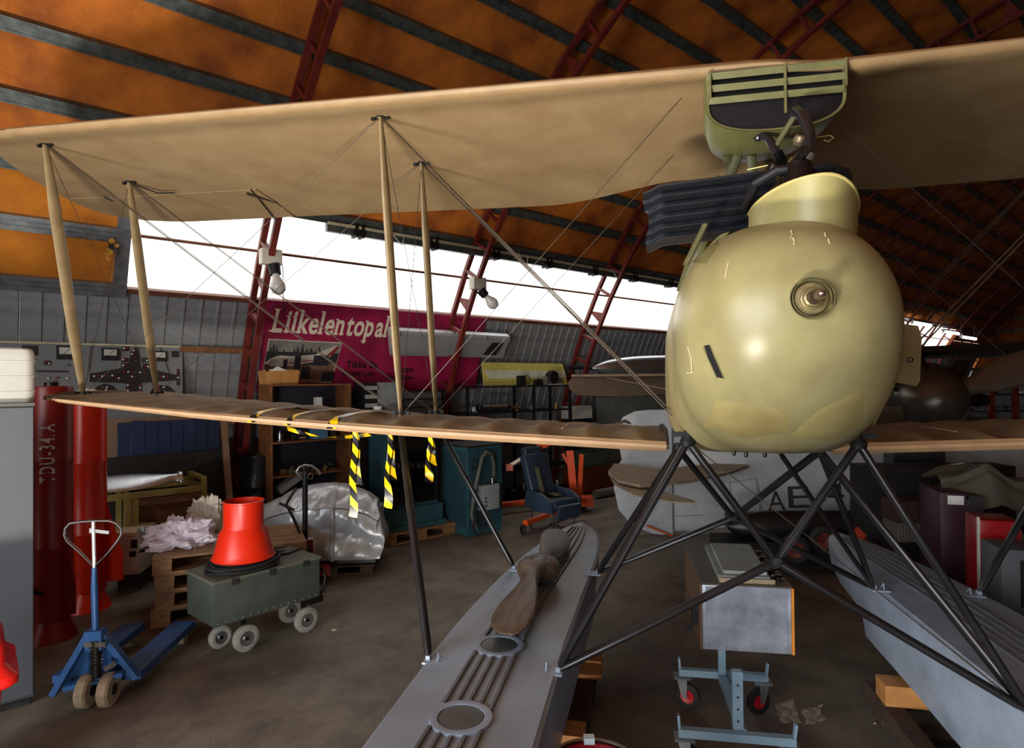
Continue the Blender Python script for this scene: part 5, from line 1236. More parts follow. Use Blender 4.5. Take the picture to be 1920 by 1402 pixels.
a = q(535, 718); bt = thing('paper_bag', 'open brown paper bag of white cloth on the wooden shelf top', 'bag', wf2.w((a.x, .2, zt+.001)), PHI)
mb = MB(); mb.loft([[p+Vector((0.01*math.sin(k*3.), .01*math.cos(k*2.), (.02*math.sin(k*1.7) if i == 3 else 0))) for k, p in enumerate(rr(.40*w_, .26*w_, .03, z_, 3))] for i, (w_, z_) in enumerate(((.95, 0), (1, .05), (1.02, .11), (1.06, .16)))], False).build('bag', paper, bt)
o = crumple('x', '', '', Fr((0, 0, 0), 0), (0, 0, .08), (.16, .1, .12), white, 5., .4, 3, 4); o.name = 'white_cloth'; o.parent = bt; [o.__delitem__(k) for k in ('label', 'category') if k in o.keys()]
# slanted box on the low shelf
a = q(552, 905, -.05); bt = thing('grey_tray', 'tilted pale grey tray beside the dark pallet jack on the low shelf', 'tray', wf2.w((a.x, .12, shz[2]+.02-.30)), PHI); MB().box((0, 0, .2), (.34, .2, .07), Matrix.Rotation(-.55, 3, 'Y')).build('tray', M('part_pale', (150, 150, 146), .4), bt); MB().bb(-.1, .1, -.05, .05, .0, .12).build('block', blackm, bt)
# drawer organisers right of the shelf
s = 7.4
a, b = on_wall(690, 717, s), on_wall(745, 717, s); df = Fr(H(a.x, s, 0), PHI); q = lambda px, py, y=0.: df.p(px, py, 'y', y)
cabz = q(700, 800).z
base = thing('work_bench', 'dark bench behind the teal machines holding drawer cabinets', 'bench', df.l, PHI); L = q(845, 780).x
MB().bb(-.05, L, 0, .5, cabz-.04, cabz).build('bench_top', blackm, base)
for xx in (0, L-.1): 
    for yy in (.02, .42): MB().bb(xx, xx+.05, yy, yy+.05, 0, cabz-.04).build('leg', blackm, base)
t = thing('drawer_cabinet', 'narrow open-fronted grey sorting cabinet with five bins', 'cabinet', df.w((0, .1, cabz)), PHI)
w_ = q(714, 717).x; zt = q(700, 717).z-cabz; MB().bb(0, w_, .01, .3, 0, zt).build('body', blackm, t)
for k in range(5): MB().bb(.01, w_-.01, -.03, .01, zt*k/5+.02, zt*(k+.62)/5).build('bin', M('bin_grey', (150, 150, 146), .4), t)
t = thing('steel_cabinet', 'plain grey steel cabinet behind the forward inner wing strut', 'cabinet', df.w((q(716, 717).x, .12, cabz)), PHI)
w2 = q(760, 717).x-q(716, 717).x; MB().bb(0, w2, 0, .3, 0, zt).build('body', M('cab_grey', (132, 136, 138), .5), t); MB().bb(.02, w2-.02, -.01, 0, .02, zt-.02).build('door', M('cab_grey', (132, 136, 138), .5), t)
t = thing('tool_chest', 'wide dark chest with four chrome-edged drawers above the teal machines', 'tool chest', df.w((q(764, 730).x, .1, cabz)), PHI)
w3 = q(835, 730).x-q(764, 730).x; z3 = q(800, 733).z-cabz; MB().bb(0, w3, .01, .35, 0, z3).build('body', blackm, t)
for k in range(4): dr = MB().bb(.01, w3-.01, -.008, .01, z3*k/4+.012, z3*(k+1)/4-.012).build('drawer', M('drawer_grey', (66, 68, 70), .4), t); MB().bb(.02, w3-.02, -.02, -.008, z3*(k+1)/4-.03, z3*(k+1)/4-.012).build('drawer_pull', steel, dr)
a = q(724, 770, -.2); t = thing('white_canister', 'white tapered canister standing before the drawer cabinets', 'canister', df.w((a.x, -.02, cabz)), PHI); MB().lathe([(.05, 0), (.055, .05), (.045, .2), (.06, .26), (.055, .27), (0, .27)], (0, .05, 0), (0, 0, 1), 18).build('body', white, t)
# teal machines
def machine_front(px0, px1, s): a, b = on_wall(px0, 900, s), on_wall(px1, 900, s); return Fr(H(a.x, s, 0), PHI), b.x-a.x
m1, L = machine_front(728, 822, 6.75); q = lambda px, py, y=0.: m1.p(px, py, 'y', y)
t = thing('teal_machine', 'teal machine cabinet with black glass doors and round handles', 'machine', m1.l, PHI)
zb = q(760, 945).z; zt = 1.55; dp = .5
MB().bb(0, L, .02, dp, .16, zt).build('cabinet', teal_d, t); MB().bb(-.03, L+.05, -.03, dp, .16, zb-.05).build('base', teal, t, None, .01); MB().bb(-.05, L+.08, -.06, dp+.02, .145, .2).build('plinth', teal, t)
hx = L/2
for (x0, x1) in ((.01, hx-.005), (hx+.005, L-.01)): MB().bb(x0, x1, 0, .02, zb, zt-.03).build('door', glassblk, t)
for (px, py) in ((743, 873), (770, 872), (789, 873)):
    c = q(px, py, -.02); h = MB().tube([c+Vector((.038*math.cos(k*PI/8), 0, .034*math.sin(k*PI/8))) for k in range(16)], .006, 6, closed=True).build('round_handle', chrome, t)
    MB().cyl(c+Vector((0, .01, 0)), c+Vector((0, .03, 0)), .012).build('handle_boss', steel, h)
mb = MB()
for k in range(8): mb.bb(-.006, 0.0, .2, .34, .8+.03*k, .812+.03*k)
mb.build('louvre', dark, t)
pq = Fr(m1.w((-.1, -.12, 0)), PHI); make_pallet('dirty pallet under the teal machine with black doors', pq, 0.0, 'pallets under machines', False, L+.28, .62)
m2, L = machine_front(878, 942, 6.35); q = lambda px, py, y=0.: m2.p(px, py, 'y', y)
t = thing('teal_machine', 'teal dust extractor cabinet with grey switch box and hose loop', 'machine', m2.l, PHI)
zt = q(900, 838).z; dp = .62
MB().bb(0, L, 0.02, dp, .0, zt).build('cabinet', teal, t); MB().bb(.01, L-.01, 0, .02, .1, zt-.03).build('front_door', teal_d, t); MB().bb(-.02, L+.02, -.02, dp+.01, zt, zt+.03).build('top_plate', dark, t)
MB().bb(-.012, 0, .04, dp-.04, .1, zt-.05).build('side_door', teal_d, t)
c = q(890, 870, -.02); MB().tube([c+Vector((.055*math.cos(k*PI/8), 0, .06*math.sin(k*PI/8))) for k in range(16)], .006, 6, closed=True).build('ring_handle', chrome, t)
x0, x1, z0, z1 = q(903, 955, -.08).x, q(936, 955, -.08).x, q(920, 955, -.08).z, q(920, 908, -.08).z
sb = MB().bb(x0, x1, -.09, 0, z0, z1).build('switch_box', M('switch_box_grey', (140, 150, 150), .45), t, 'pale grey switch box', .008)
for k in range(3): MB().cyl((x0+.06, -.1, z0+.06+.05*k), (x0+.06, -.085, z0+.06+.05*k), .012).build('button', blackm, sb)
MB().tube([q(893, 990, -.12), q(884, 965, -.13), q(890, 920, -.13), q(899, 880, -.13), q(904, 858, -.12), q(912, 848, -.1), q(922, 852, -.06), q(926, 872, -.03), q(926, 900, -.0)], .024, 10).build('hose', M('grey_hose', (84, 84, 76), .6), t)
MB().tube([q(897+10*math.cos(a_), 985+17*math.sin(a_), -.15) for a_ in [k*PI/8 for k in range(16)]], .014, 8, closed=True).build('hose_coil', rubber, t)
MB().lathe([(.0, 0), (.02, .01), (.015, .05), (.035, .06), (.03, .08), (0, .09)], (lerp(x0, x1, .7), -.05, z1), (0, 0, 1), 12).build('tap', steel, t)
# black rack with parts
s = 7.55
a, b = on_wall(876, 722, s), on_wall(1072, 722, s); rf = Fr(H(a.x, s, 0), PHI); q = lambda px, py, y=0.: rf.p(px, py, 'y', y); L = b.x-a.x
t = thing('parts_rack', 'tall black steel rack of engine parts right of the teal machines', 'rack', rf.l, PHI)
zt = q(980, 722).z; xs = [0, q(1001, 800).x, L-.05]
for xx in xs:
    for yy in (0, .5): MB().bb(xx, xx+.04, yy, yy+.04, 0, zt).build('upright', blackm, t)
shz = [zt-.03, q(980, 773).z, q(980, 830).z, q(980, 882).z, q(980, 928).z, .12]
for z_ in shz: MB().bb(0, L, 0, .54, z_, z_+.025).build('shelf_board', blackm, t)
for i, z_ in enumerate(shz[1:5]): fill(rf, .12, L-.1, .2, z_+.026, 8 if i else 7, 'engine parts on the black rack', 'on the %s shelf of the black rack' % ('top', 'second', 'third', 'lowest')[i], .05, .1)
a = q(935, 768); bt = thing('chrome_cylinder', 'long chrome hydraulic cylinder lying on the upper shelf of the black rack', 'cylinder', rf.w((a.x, .02, shz[1]+.1)), PHI)
MB().cyl((-.32, 0, 0), (.25, 0, 0), .045).build('barrel', chrome, bt); MB().cyl((.25, 0, 0), (.48, 0, -.03), .016).build('rod', steel, bt); MB().lathe([(.03, 0), (.06, .02), (.06, .07), (.03, .09)], (-.42, 0, 0), (1, 0, 0), 16).lathe([(.05, 0), (.052, .03)], (.2, 0, 0), (1, 0, 0), 16).build('end_fitting', darkiron, bt)
for xx in (-.2, .2): MB().bb(xx-.02, xx+.02, -.05, .05, -.075, -.03).build('cradle', blackm, bt)
# chart poster and things on the rack
a, b = q(911, 716, .25), q(1068, 718, .25); zc0, zc1 = zt+.001, q(980, 680, .25).z
t = thing('wall_chart', 'pale yellow ruled chart with white bands leaning on the black rack', 'chart', rf.w((a.x, .3, zt)), PHI); L2 = b.x-a.x; h = zc1-zc0
MB().prism([(0, 0, 0), (L2, 0, 0), (L2-.08, .05, h), (0.0, .05, h)], (0, .012, 0)).build('sheet', M('chart_yellow', (226, 214, 112), .6, 0, .05, 3), t)
MB().prism([(0.1, .012, h*.32), (L2-.03, .012, h*.32), (L2-.05, .03, h*.66), (0.02, .03, h*.66)], (0, -.003, 0)).build('white_band', M('chart_white', (222, 222, 200), .6), t)
mb = MB(); 
for k in range(9): mb.bar((.02, h*(k+.5)/9*.2-.004 if 0 else .05*(k+.5)/9-.006, h*(k+.5)/9), (L2-.05, .05*(k+.5)/9-.006, h*(k+.5)/9), .003, .003)
for k in range(28): mb.bar((L2*(k+.5)/28*.95, -.004, .01), (L2*(k+.5)/28*.93, .044, h*.98), .002, .003)
mb.build('ruled_lines', M('chart_line', (120, 118, 70), .6), t)['kind'] = 'stuff'
a = q(977, 712, .1); t = thing('black_box', 'small black box with looping cable on the rack top', 'box', rf.w((a.x, .1, zt)), PHI); MB().bb(-.06, .06, -.05, .05, 0, .16).build('case', blackm, t); MB().tube([(.05, 0, .14), (.15, 0, .17), (.22, 0, .1), (.18, 0, .03), (.08, 0, .05)], .008, 6).build('cable', rubber, t)
a = q(1009, 712, .1); t = thing('black_box', 'squat black box right of the cabled one on the rack top', 'box', rf.w((a.x, .1, zt)), PHI); MB().bb(-.07, .07, -.05, .05, 0, .09).lathe([(.02, 0), (.02, .02)], (0, 0, .09), (0, 0, 1), 10).build('case', blackm, t)
a = q(1035, 708, .12); t = thing('blower_unit', 'grey round blower casing on the rack top before the chart', 'blower', rf.w((a.x, .12, zt)), PHI)
MB().lathe([(.04, -.06), (.11, -.06), (.12, -.03), (.12, .03), (.11, .06), (0, .06)], (0, 0, .13), (0, -1, 0), 26).build('scroll', blackm, t); MB().bb(-.17, -.05, -.06, .06, .0, .14).bb(.04, .2, -.05, .05, 0, .1).build('motor', alu, t); MB().bb(-.16, .2, -.07, .07, 0, .012).build('base', white, t)
a = q(1050, 640); 
# armchair seat
cf = Fr((W.p(1036, 985, 'y', 8.2).x, 8.2, 0), .7); q = lambda px, py, y=0.: cf.p(px, py, 'y', y)
t = TH_('aircraft_seat', 'blue vinyl reclining seat with headrest inside the orange hoist legs', 'seat', cf)
def cushion(d, rot=None, c=(0, 0, 0), name='seat', mat=leather, r=.035):
    mb = MB().box((0, 0, 0), d); me = mb.mesh(name, mat, 60, min(r, min(d)/2.3)); 
    o = inst(name, me, t, c); 
    if rot: o.rotation_euler = rot
    return o
cushion((.5, .5, .16), (-.06, 0, 0), (0, -.05, .42), 'seat_cushion'); cushion((.5, .14, .72), (-.32, 0, 0), (0, .32, .78), 'backrest'); cushion((.38, .13, .2), (-.32, 0, 0), (0, .46, 1.13), 'headrest', M('dark_teal_vinyl', (34, 52, 66), .5))
for sx in (-1, 1):
    MB().prism([(sx*.27, -.33, .34), (sx*.27, -.3, .5), (sx*.27, -.1, .6), (sx*.27, .25, .62), (sx*.27, .3, .4), (sx*.27, .1, .32)], (sx*.055, 0, 0)).build('armrest', leather, t, None, .012)
    MB().tube([(sx*.24, -.28, .34), (sx*.2, -.24, .02), (sx*.2, .28, .02), (sx*.24, .2, .34)], .014, 8).build('leg', steel, t)
MB().box((0, -.35, .34), (.46, .06, .22), Matrix.Rotation(.25, 3, 'X')).build('seat_front', leather, t, None, .02)
MB().box((-.08, .2, .75), (.08, .012, .4), Matrix.Rotation(-.35, 3, 'X')).box((.1, .05, .53), (.12, .2, .02)).build('seat_belt', M('olive_webbing', (96, 98, 70), .7), t)
t.scale = (.86, .86, .88)
# engine hoist
hf = Fr((W.p(1078, 968, 'y', 8.6).x, 8.75, 0), 0); q = lambda px, py, y=0.: hf.p(px, py, 'y', y)
t = TH_('engine_hoist', 'orange workshop crane with long floor legs and raised boom', 'hoist', hf)
MB().bar(q(1068, 845, 0), Vector((q(1078, 958).x-.0, 0, .15)), .1, .09).build('mast', orangepaint, t); MB().bar(q(1090, 852, 0), Vector((.08, .1, .15)), .06, .06).build('brace', orangepaint, t); MB().bar(q(1055, 850, .1), Vector((0.02, .1, .6)), .03, .03).build('brace', orangepaint, t)
g0 = W.p(985, 992, 'z', .06); g1 = W.p(1098, 952, 'z', .06); g2 = W.p(925, 958, 'z', .06); g3 = W.p(1010, 948, 'z', .06)
def hl(v): return hf.i @ (v-hf.l)
MB().tube([hl(g0)+Vector((0, 0, .08)), hl(g1)+Vector((-.12, -.05, .08)), hl(g1)+Vector((0, 0, .1))], .042, 8).build('floor_leg', orangepaint, t)
MB().tube([hl(g2)+Vector((0, 0, .08)), hl(g3)+Vector((0, 0, .08)), hl(g1)+Vector((0, .15, .08))], .042, 8).build('floor_leg', orangepaint, t)
MB().box(hl(g1)+Vector((.0, .05, .1)), (.22, .3, .12)).build('base_block', orangepaint, t)
for v in (g0, g1, g2): wheel(t, hl(v)+Vector((-.03, -.02, 0)), .065, .05, (.9, .3, 0), rubber, darkiron)
bm_ = lambda px, py: hf.p(px, py, 'y', -.1)
MB().cyl(bm_(958, 872), bm_(1012, 838), .03).build('boom_cylinder', M('cream_cylinder', (200, 190, 170), .3, .3), t); MB().bar(bm_(1010, 838), q(1062, 815, 0), .07, .08).build('boom', orangepaint, t); MB().box(bm_(955, 876), (.1, .08, .09)).build('boom_tip', orangepaint, t)
MB().lathe([(.03, 0), (.045, .03), (.03, .05)], q(1075, 797, -.05), (0, 0, 1), 10).tube([q(1070, 800), q(1075, 795), q(1082, 800), q(1078, 806)], .014, 6).build('orange_strap', M('orange_cloth', (226, 84, 40), .7), t)
# brown cabinet, grey pipe, light panels beyond the hoist
cfb = HFr(on_wall(1094, 900, 7.3).x, 7.3); q = lambda px, py, y=0.: cfb.p(px, py, 'y', y)
t = TH_('brown_cabinet', 'reddish brown wooden cabinet beyond the orange hoist', 'cabinet', cfb); L = q(1152, 900).x
MB().bb(0, L, .0, .5, 0, q(1120, 875).z).build('body', M('red_brown_wood', (110, 48, 26), .45, 0, .2, 5), t); MB().bb(.02, L*.5-.005, -.02, 0, .06, q(1120, 880).z).build('door', M('red_brown_wood', (110, 48, 26), .45), t); MB().bb(L*.5+.005, L-.02, -.02, 0, .06, q(1120, 880).z).build('door', M('red_brown_wood', (110, 48, 26), .45), t)
t2 = thing('display_case', 'green-grey glazed case on the brown cabinet', 'case', cfb.w((.02, .05, q(1120, 875).z+.002)), PHI); MB().bb(0, L-.1, 0, .35, 0, .3).build('case', M('case_green', (60, 72, 60), .3), t2); MB().bb(.05, L-.15, -.006, 0, .04, .26).build('pane', M('case_glass', (84, 96, 84), .1), t2)
t = thing('floor_pipe', 'grey pipe lying along the wall foot beyond the hoist', 'pipe', cfb.w((-.1, -.35, .08)), PHI); MB().cyl((0, 0, 0), (1.9, 0, 0), .07).build('pipe', M('pipe_grey', (110, 104, 94), .6), t); MB().lathe([(.07, 0), (.085, .01), (.085, .05), (.07, .06)], (.9, 0, 0), (1, 0, 0), 16).build('collar', galv, t)
t, fr = Fr, HFr(on_wall(1122, 800, 8.0).x, 8.0)
t = thing('grey_screen', 'tall plain grey panel behind the silver rudder', 'panel', fr.l, PHI); x1 = fr.p(1262, 800, 'y', 0).x
MB().bb(0, x1, 0, .05, .4, fr.p(1180, 744, 'y', 0).z).build('panel', M('panel_mid_grey', (112, 116, 112), .5), t)
for xx in (.1, x1-.1): MB().bb(xx-.03, xx+.03, 0, .05, 0, .4).build('leg', galv, t)
fr = HFr(on_wall(1072, 690, 7.5).x, 7.5)
t = thing('white_box', 'white cardboard box at the right end of the black rack', 'box', fr.w((.08, 0.05, fr.p(1090, 785, 'y', 0).z)), PHI)
MB().bb(0, .5, 0, .3, 0, .22).build('carton', M('dull_white_card', (170, 168, 160), .7), t); MB().bb(.22, .28, -.003, .3, .22, .224).build('packing_tape', paper, t); MB().bb(.05, .45, .02, .28, -.6, -.001).build('plinth', blackm, t)
# silver nacelle-like tank on the wall
fr = Fr(H(on_wall(1112, 680, 7.7).x, 7.7, 0), PHI-.35); q = lambda px, py, y=0.: fr.p(px, py, 'y', y)
t = thing('silver_tank', 'long polished silver streamlined tank on brackets below the windows', 'tank', fr.w((0, 0, q(1190, 690).z)), fr.rz)
rings = []
for (x, r_) in ((-.02, .01), (.08, .07), (.3, .15), (.7, .21), (1.2, .24), (2.0, .25), (3.0, .24), (3.8, .15), (4.2, .02)):
    rings.append([Vector((x, r_*.8*math.cos(2*PI*k/28), r_*math.sin(2*PI*k/28))) for k in range(28)])
MB().loft(catmull(rings, 4), True).build('shell', alu, t); MB().cyl((-.45, .1, .02), (.2, .05, .0), .035).build('support_arm', blackm, t)
for xx in (.6, 2.4): MB().bb(xx, xx+.05, -.1, .3, -.3, -.2).bb(xx, xx+.05, .25, .3, -.3, .3).build('bracket', blackm, t)
# ================================================================= right side
# aluminium box on wheeled stand
def at(px, py, y): return W.p(px, py, 'y', y)
bx = Fr((1.02, 3.37, 0), -.165)
zt_, zb_ = .877, .525; bw_, bd_ = .485, .72
sf_ = Fr(bx.w((bw_/2-.075, 0, 0)), -.165)
t = thing('wheeled_stand', 'blue-grey steel stand on four red-hubbed castors carrying the aluminium box', 'stand', sf_.l, sf_.rz)
q = lambda px, py, y: sf_.p(px, py, 'y', y)
yr, yf = .39, -.27
MB().bb(-.245, .27, yr-.02, yr+.02, .195, .235).build('rear_cross_member', palegreyblue, t); MB().bb(-.315, .245, yf-.02, yf+.02, .195, .235).build('front_cross_member', palegreyblue, t)
MB().bb(-.02, .02, yf+.02, yr-.02, .20, .24).build('spine', palegreyblue, t)
MB().bb(-.045, .005, yf+.02, yf+.06, .236, zb_).build('post', palegreyblue, t); MB().bb(-.02, .02, yr-.06, yr-.03, .236, zb_).build('post', palegreyblue, t)
MB().bar((.0, yf+.1, .24), (0, yr-.1, .24), .05, .01).build('gusset', palegreyblue, t)
for k in range(4): MB().cyl((-.02, yf+.019, .28+.06*k), (-.02, yf+.017, .28+.06*k), .006).build('bolt_hole', dark, t)
for (x, y) in ((-.24, yr), (.262, yr), (-.31, yf), (.24, yf)):
    MB().bar((x, y, .235), (x+(.008 if x > 0 else -.004), y, .30), .012, .03).build('end_tab', palegreyblue, t)
redhub = M('red_castor_hub', (190, 20, 40), .4, 0, .08, 10)
for (x, y, a) in ((-.225, yr, 1.2), (.24, yr, -1.15), (-.285, yf, 1.25), (.215, yf, -1.2)):
    MB().bb(x-.05, x+.05, y-.04, y+.04, .183, .194).build('castor_plate', galvl, t)
    d = Vector((math.cos(a), math.sin(a), 0)); n_ = Vector((-d.y, d.x, 0)); c = Vector((x, y, .076))-n_*.03
    MB().prism([Vector((x, y, .182))+n_*.03-d*.022, Vector((x, y, .182))-n_*.035-d*.022, c-d*.022+Vector((0, 0, -.015)), c-d*.022+n_*.03], d*.003).prism([Vector((x, y, .182))+n_*.03+d*.022, Vector((x, y, .182))-n_*.035+d*.022, c+d*.022+Vector((0, 0, -.015)), c+d*.022+n_*.03], d*.003).build('castor_fork', galvl, t)
    wheel(t, c, .076, .034, d, rubber, redhub, 'castor_wheel')
t = thing('aluminium_box', 'riveted sheet aluminium box with orange right edge on the wheeled stand', 'box', bx.w((0, 0, zb_)), bx.rz)
h = zt_-zb_
fa = M('scratched_aluminium', (196, 204, 218), .28, .55, .12, 7, .05, (150, 158, 176))
MB().bb(.012, bw_-.012, 0, bd_, 0.0, h-.002).build('body', fa, t, None, .003)
MB().bb(.03, bw_-.035, -.004, -.0005, .004, h-.008).build('front_sheet', fa, t)
MB().bb(0.0, .011, -.006, bd_, 0, h).build('left_edge', M('edge_brown', (120, 92, 72), .4, .4), t); MB().bb(bw_-.011, bw_, -.008, bd_, 0, h).build('right_edge', M('orange_edge', (226, 140, 40), .5), t)
mb = MB()
for k in range(9):
    mb.lathe([(.004, 0), (.003, .002), (0, .003)], (.05+k*.045, -.004, .016), (0, -1, 0), 6)
    if k < 7: mb.lathe([(.004, 0), (.003, .002), (0, .003)], (.04, -.004, .03+k*.045), (0, -1, 0), 6).lathe([(.004, 0), (.003, .002), (0, .003)], (bw_-.045, -.004, .03+k*.045), (0, -1, 0), 6)
mb.build('rivet_row', steel, t)['kind'] = 'stuff'
MB().bb(0.01, bw_-.01, 0.0, bd_, h, h+.006).build('top_plate', M('dusty_brown_top', (96, 86, 76), .5, .2, .12, 8), t)
MB().prism([(.11, .06, h+.007), (.38, .055, h+.007), (.42, bd_-.02, h+.007), (.13, bd_-.0, h+.007)], (0, 0, .03)).build('raised_lid', M('grey_lid', (134, 138, 136), .5), t)
MB().prism([(.14, .09, h+.038), (.37, .085, h+.038), (.40, bd_-.05, h+.038), (.16, bd_-.04, h+.038)], (0, 0, .018)).build('inner_board', M('grey_lid2', (150, 152, 148), .5), t)
MB().bb(.11, .40, .03, .045, h+.007, h+.03).build('front_lip', M('lip_tan', (170, 150, 120), .4), t)
for k in range(5): MB().lathe([(.012, 0), (.03, .004), (.03, .012), (.02, .02), (0, .022)], (.44, .14+.12*k, h+.007), (0, 0, 1), 16).build('chrome_button', chrome, t)
MB().bb(-.03, -.001, .08, .16, .10, .2).tube([(-.02, .1, .1), (-.05, .1, .07), (-.05, .16, .05), (-.02, .16, .08)], .008, 6).build('side_latch', blackm, t)
MB().tube([(-.02, .1, .2), (-.04, .12, .23), (-.02, .14, .2)], .007, 6).build('latch_ring', chrome, t)
# chrome rimmed drum at the bottom edge
c = W.p(1115, 1432, 'z', .75)
t = thing('steel_drum', 'round red-lined drum with chrome rim between the floats, cut by the lower edge', 'drum', (c.x, c.y, 0), 0)
MB().lathe([(.13, 0), (.135, .02), (.14, .70), (.150, .735), (.136, .735), (.132, .70), (.12, .1), (0, .1)], (0, 0, 0), (0, 0, 1), 48).build('shell', M('drum_red_lining', (130, 22, 30), .35, .2), t)
MB().tube([(.148*math.cos(k*PI/32), .148*math.sin(k*PI/32), .742) for k in range(64)], .008, 10, closed=True).build('rim', chrome, t)
MB().lathe([(.128, .55), (.06, .56), (.05, .62), (0, .63)], (0, 0, 0), (0, 0, 1), 30).build('inner_disc', M('violet_disc', (120, 70, 130), .2, .5), t)
MB().bb(-.018, .018, .13, .16, .735, .756).build('rim_clip', M('clip_pale', (180, 190, 200), .4), t)

# timber supports under the floats
for s in (-1, 1):
    side = 'left' if s < 0 else 'right'
    for (y, w_) in ((1.72, .14), (1.0, .14)):
        c = s*fctr(y); t = thing('timber_block', 'pale timber bearer under the %s float, %s' % (side, 'nearer the float tail' if y > 1.5 else 'nearer the camera'), 'timber', AF.w((c, y, 0)), -AYAW)
        tb_ = interp(y, FY, FB)-.032; MB().bb(-.37, .37, -w_/2, w_/2, .189, tb_).build('bearer', M('fresh_timber', (186, 128, 70), .7, 0, .15, 9), t)
    t = thing('support_pallet', 'dark dirty pallet carrying the bearers of the %s float' % side, 'pallet', AF.w((s*1.18, 1.35, 0)), -AYAW)
    for x in (-.36, 0, .3): MB().bb(x-.05, x+.05, -.6, .6, .10, .188).build('runner', woodd, t)
    for k in range(5): MB().bb(-.36, .36, -.58+.27*k, -.49+.27*k, .075, .10).build('slat', woodd, t)
    for x in (-.33, 0, .3):
        for y in (-.5, 0, .5): MB().bb(x-.05, x+.05, y-.07, y+.07, 0, .075).build('block', woodd, t)

# silver aircraft
sv = Fr((1.736+.33, 7.95, 0), -.06)
t = thing('silver_aircraft', 'silver fabric-covered aircraft tail marked AE-4 behind the floatplane', 'aircraft', sv.l, sv.rz)
q = lambda px, py, y=0.: sv.p(px, py, 'y', y)
secs = [(0, .05, .10, .04), (.3, .04, 1.12, .10), (.8, .12, 1.2, .18), (1.6, .22, 1.28, .27), (2.6, .32, 1.33, .36), (3.8, .36, 1.35, .42), (4.6, .38, 1.35, .44), (5.2, .45, 1.25, .38)]
secs[0] = (0, .04, 1.05, .035)
rings = []
for (x, zb, zt, hw) in secs:
    rings.append([Vector((x, hw*math.copysign(abs(math.cos(2*PI*k/32))**.45, math.cos(2*PI*k/32)), lerp(zb, zt, .5)+(zt-zb)/2*math.copysign(abs(math.sin(2*PI*k/32))**.5, math.sin(2*PI*k/32)))) for k in range(32)])
fus = MB().loft(rings, True).build('fuselage', silver, t)
MB().prism([(q(*p).x, -.02, q(*p).z) for p in ((1262, 1003), (1225, 1000), (1185, 985), (1160, 955), (1151, 915), (1153, 880), (1166, 862), (1160, 830), (1158, 800), (1168, 782), (1190, 771), (1220, 768), (1262, 768))], (0, .04, 0)).build('rudder', silver, t)
MB().bb(-.008, .008, -.05, .05, .02, 1.62).build('hinge_post', M('hinge_grey', (110, 114, 118), .5), t)
MB().prism([(.01, -.02, 1.0), (.01, -.02, 1.6), (.25, -.02, 1.55), (.6, -.02, 1.15)], (0, .04, 0)).build('fin', silver, t)
dustm = M('dusty_tailplane', (156, 144, 120), .6, 0, .1, 6); 
MB().prism([sv.p(px, py, 'z', .90) for (px, py) in ((1152, 873), (1240, 884), (1340, 873), (1398, 871), (1402, 877), (1370, 889), (1290, 906), (1200, 914), (1160, 905), (1140, 888))], (0, 0, .03)).build('tailplane', dustm, t)
MB().prism([sv.p(px, py, 'z', .86) for (px, py) in ((1141, 890), (1160, 906), (1210, 914), (1300, 940), (1306, 945), (1260, 943), (1190, 930), (1152, 910))], (0, 0, .015)).build('elevator', dustm, t)
MB().tube([q(1153, 795, -.05), q(1172, 789, -.05), q(1182, 794, -.05)], [.012, .022, .012], 8).build('tail_lamp', steel, t)
MB().bar(q(1212, 985, -.1), q(1262, 1005, -.1), .02, .02).build('tail_skid', orangepaint, t)
panl = M('panel_line_grey', (110, 112, 114), .5)
def side_y(px): return -interp(q(px, 920).x, [a[0] for a in secs], [a[3] for a in secs])-.004
def onside(px, py): 
    y = -.2
    for _ in range(4): p = sv.p(px, py, 'y', y); y = -interp(p.x, [a[0] for a in secs], [a[3] for a in secs])*.985-.006
    return p
for (a, b) in (((1368, 905), (1417, 896)), ((1417, 896), (1425, 958)), ((1420, 896), (1428, 956)), ((1368, 905), (1374, 960)), ((1262, 968), (1322, 965)), ((1374, 960), (1425, 958))): MB().bar(onside(*a), onside(*b), .006, .006).build('panel_seam', panl, t)
letm = M('letter_dark_grey', (58, 58, 62), .5)
for ch, px, py, px2, pyt in (('A', 1440, 958, 1474, 920), ('E', 1479, 952, 1518, 911), ('-', 1524, 951, 1548, 908), ('4', 1553, 947, 1584, 904)):
    a, b = onside(px, py), onside(px2, py); tp2 = onside(px, pyt); me = text_mesh(ch, 1, .003, 0.0); xs_ = [v.co.x for v in me.vertices]; 
    wd = max(xs_)-min(xs_); sz = (tp2.z-a.z)/.70
    for v in me.vertices: v.co.x = (v.co.x-min(xs_))/wd*(b.x-a.x); v.co.y *= sz
    me.materials.clear(); me.materials.append(letm); o = inst('lettering', me, t, (a.x, a.y, a.z), (PI/2, -.05, math.atan2(b.y-a.y, b.x-a.x)))
c = onside(1712, 905); MB().lathe([(.36, 0), (.36, .004), (0, .004)], c+Vector((0, -.002, 0)), (0, -1, 0), 40).build('roundel_disc', M('roundel_white', (190, 192, 188), .5), t)
bluem = M('roundel_blue', (30, 58, 120), .5)
for poly in (((1657, 872), (1672, 872), (1676, 878), (1690, 880), (1690, 888), (1657, 888)), ((1698, 862), (1770, 862), (1768, 870), (1720, 881), (1722, 890), (1700, 888))):
    MB().prism([Vector((q(*p).x, c.y-.008, sv.p(p[0], p[1], 'y', c.y).z)) for p in poly], (0, -.003, 0)).build('blue_marking', bluem, t)
for x in (3.6, 4.8): 
    MB().bar((x, -.3, .4), (x-.1, -.6, .2), .04, .03).build('undercarriage_strut', dark, t); 
wheel(t, (4.2, -.62, .35), .35, .1, (0, 1, 0), rubber, dark)

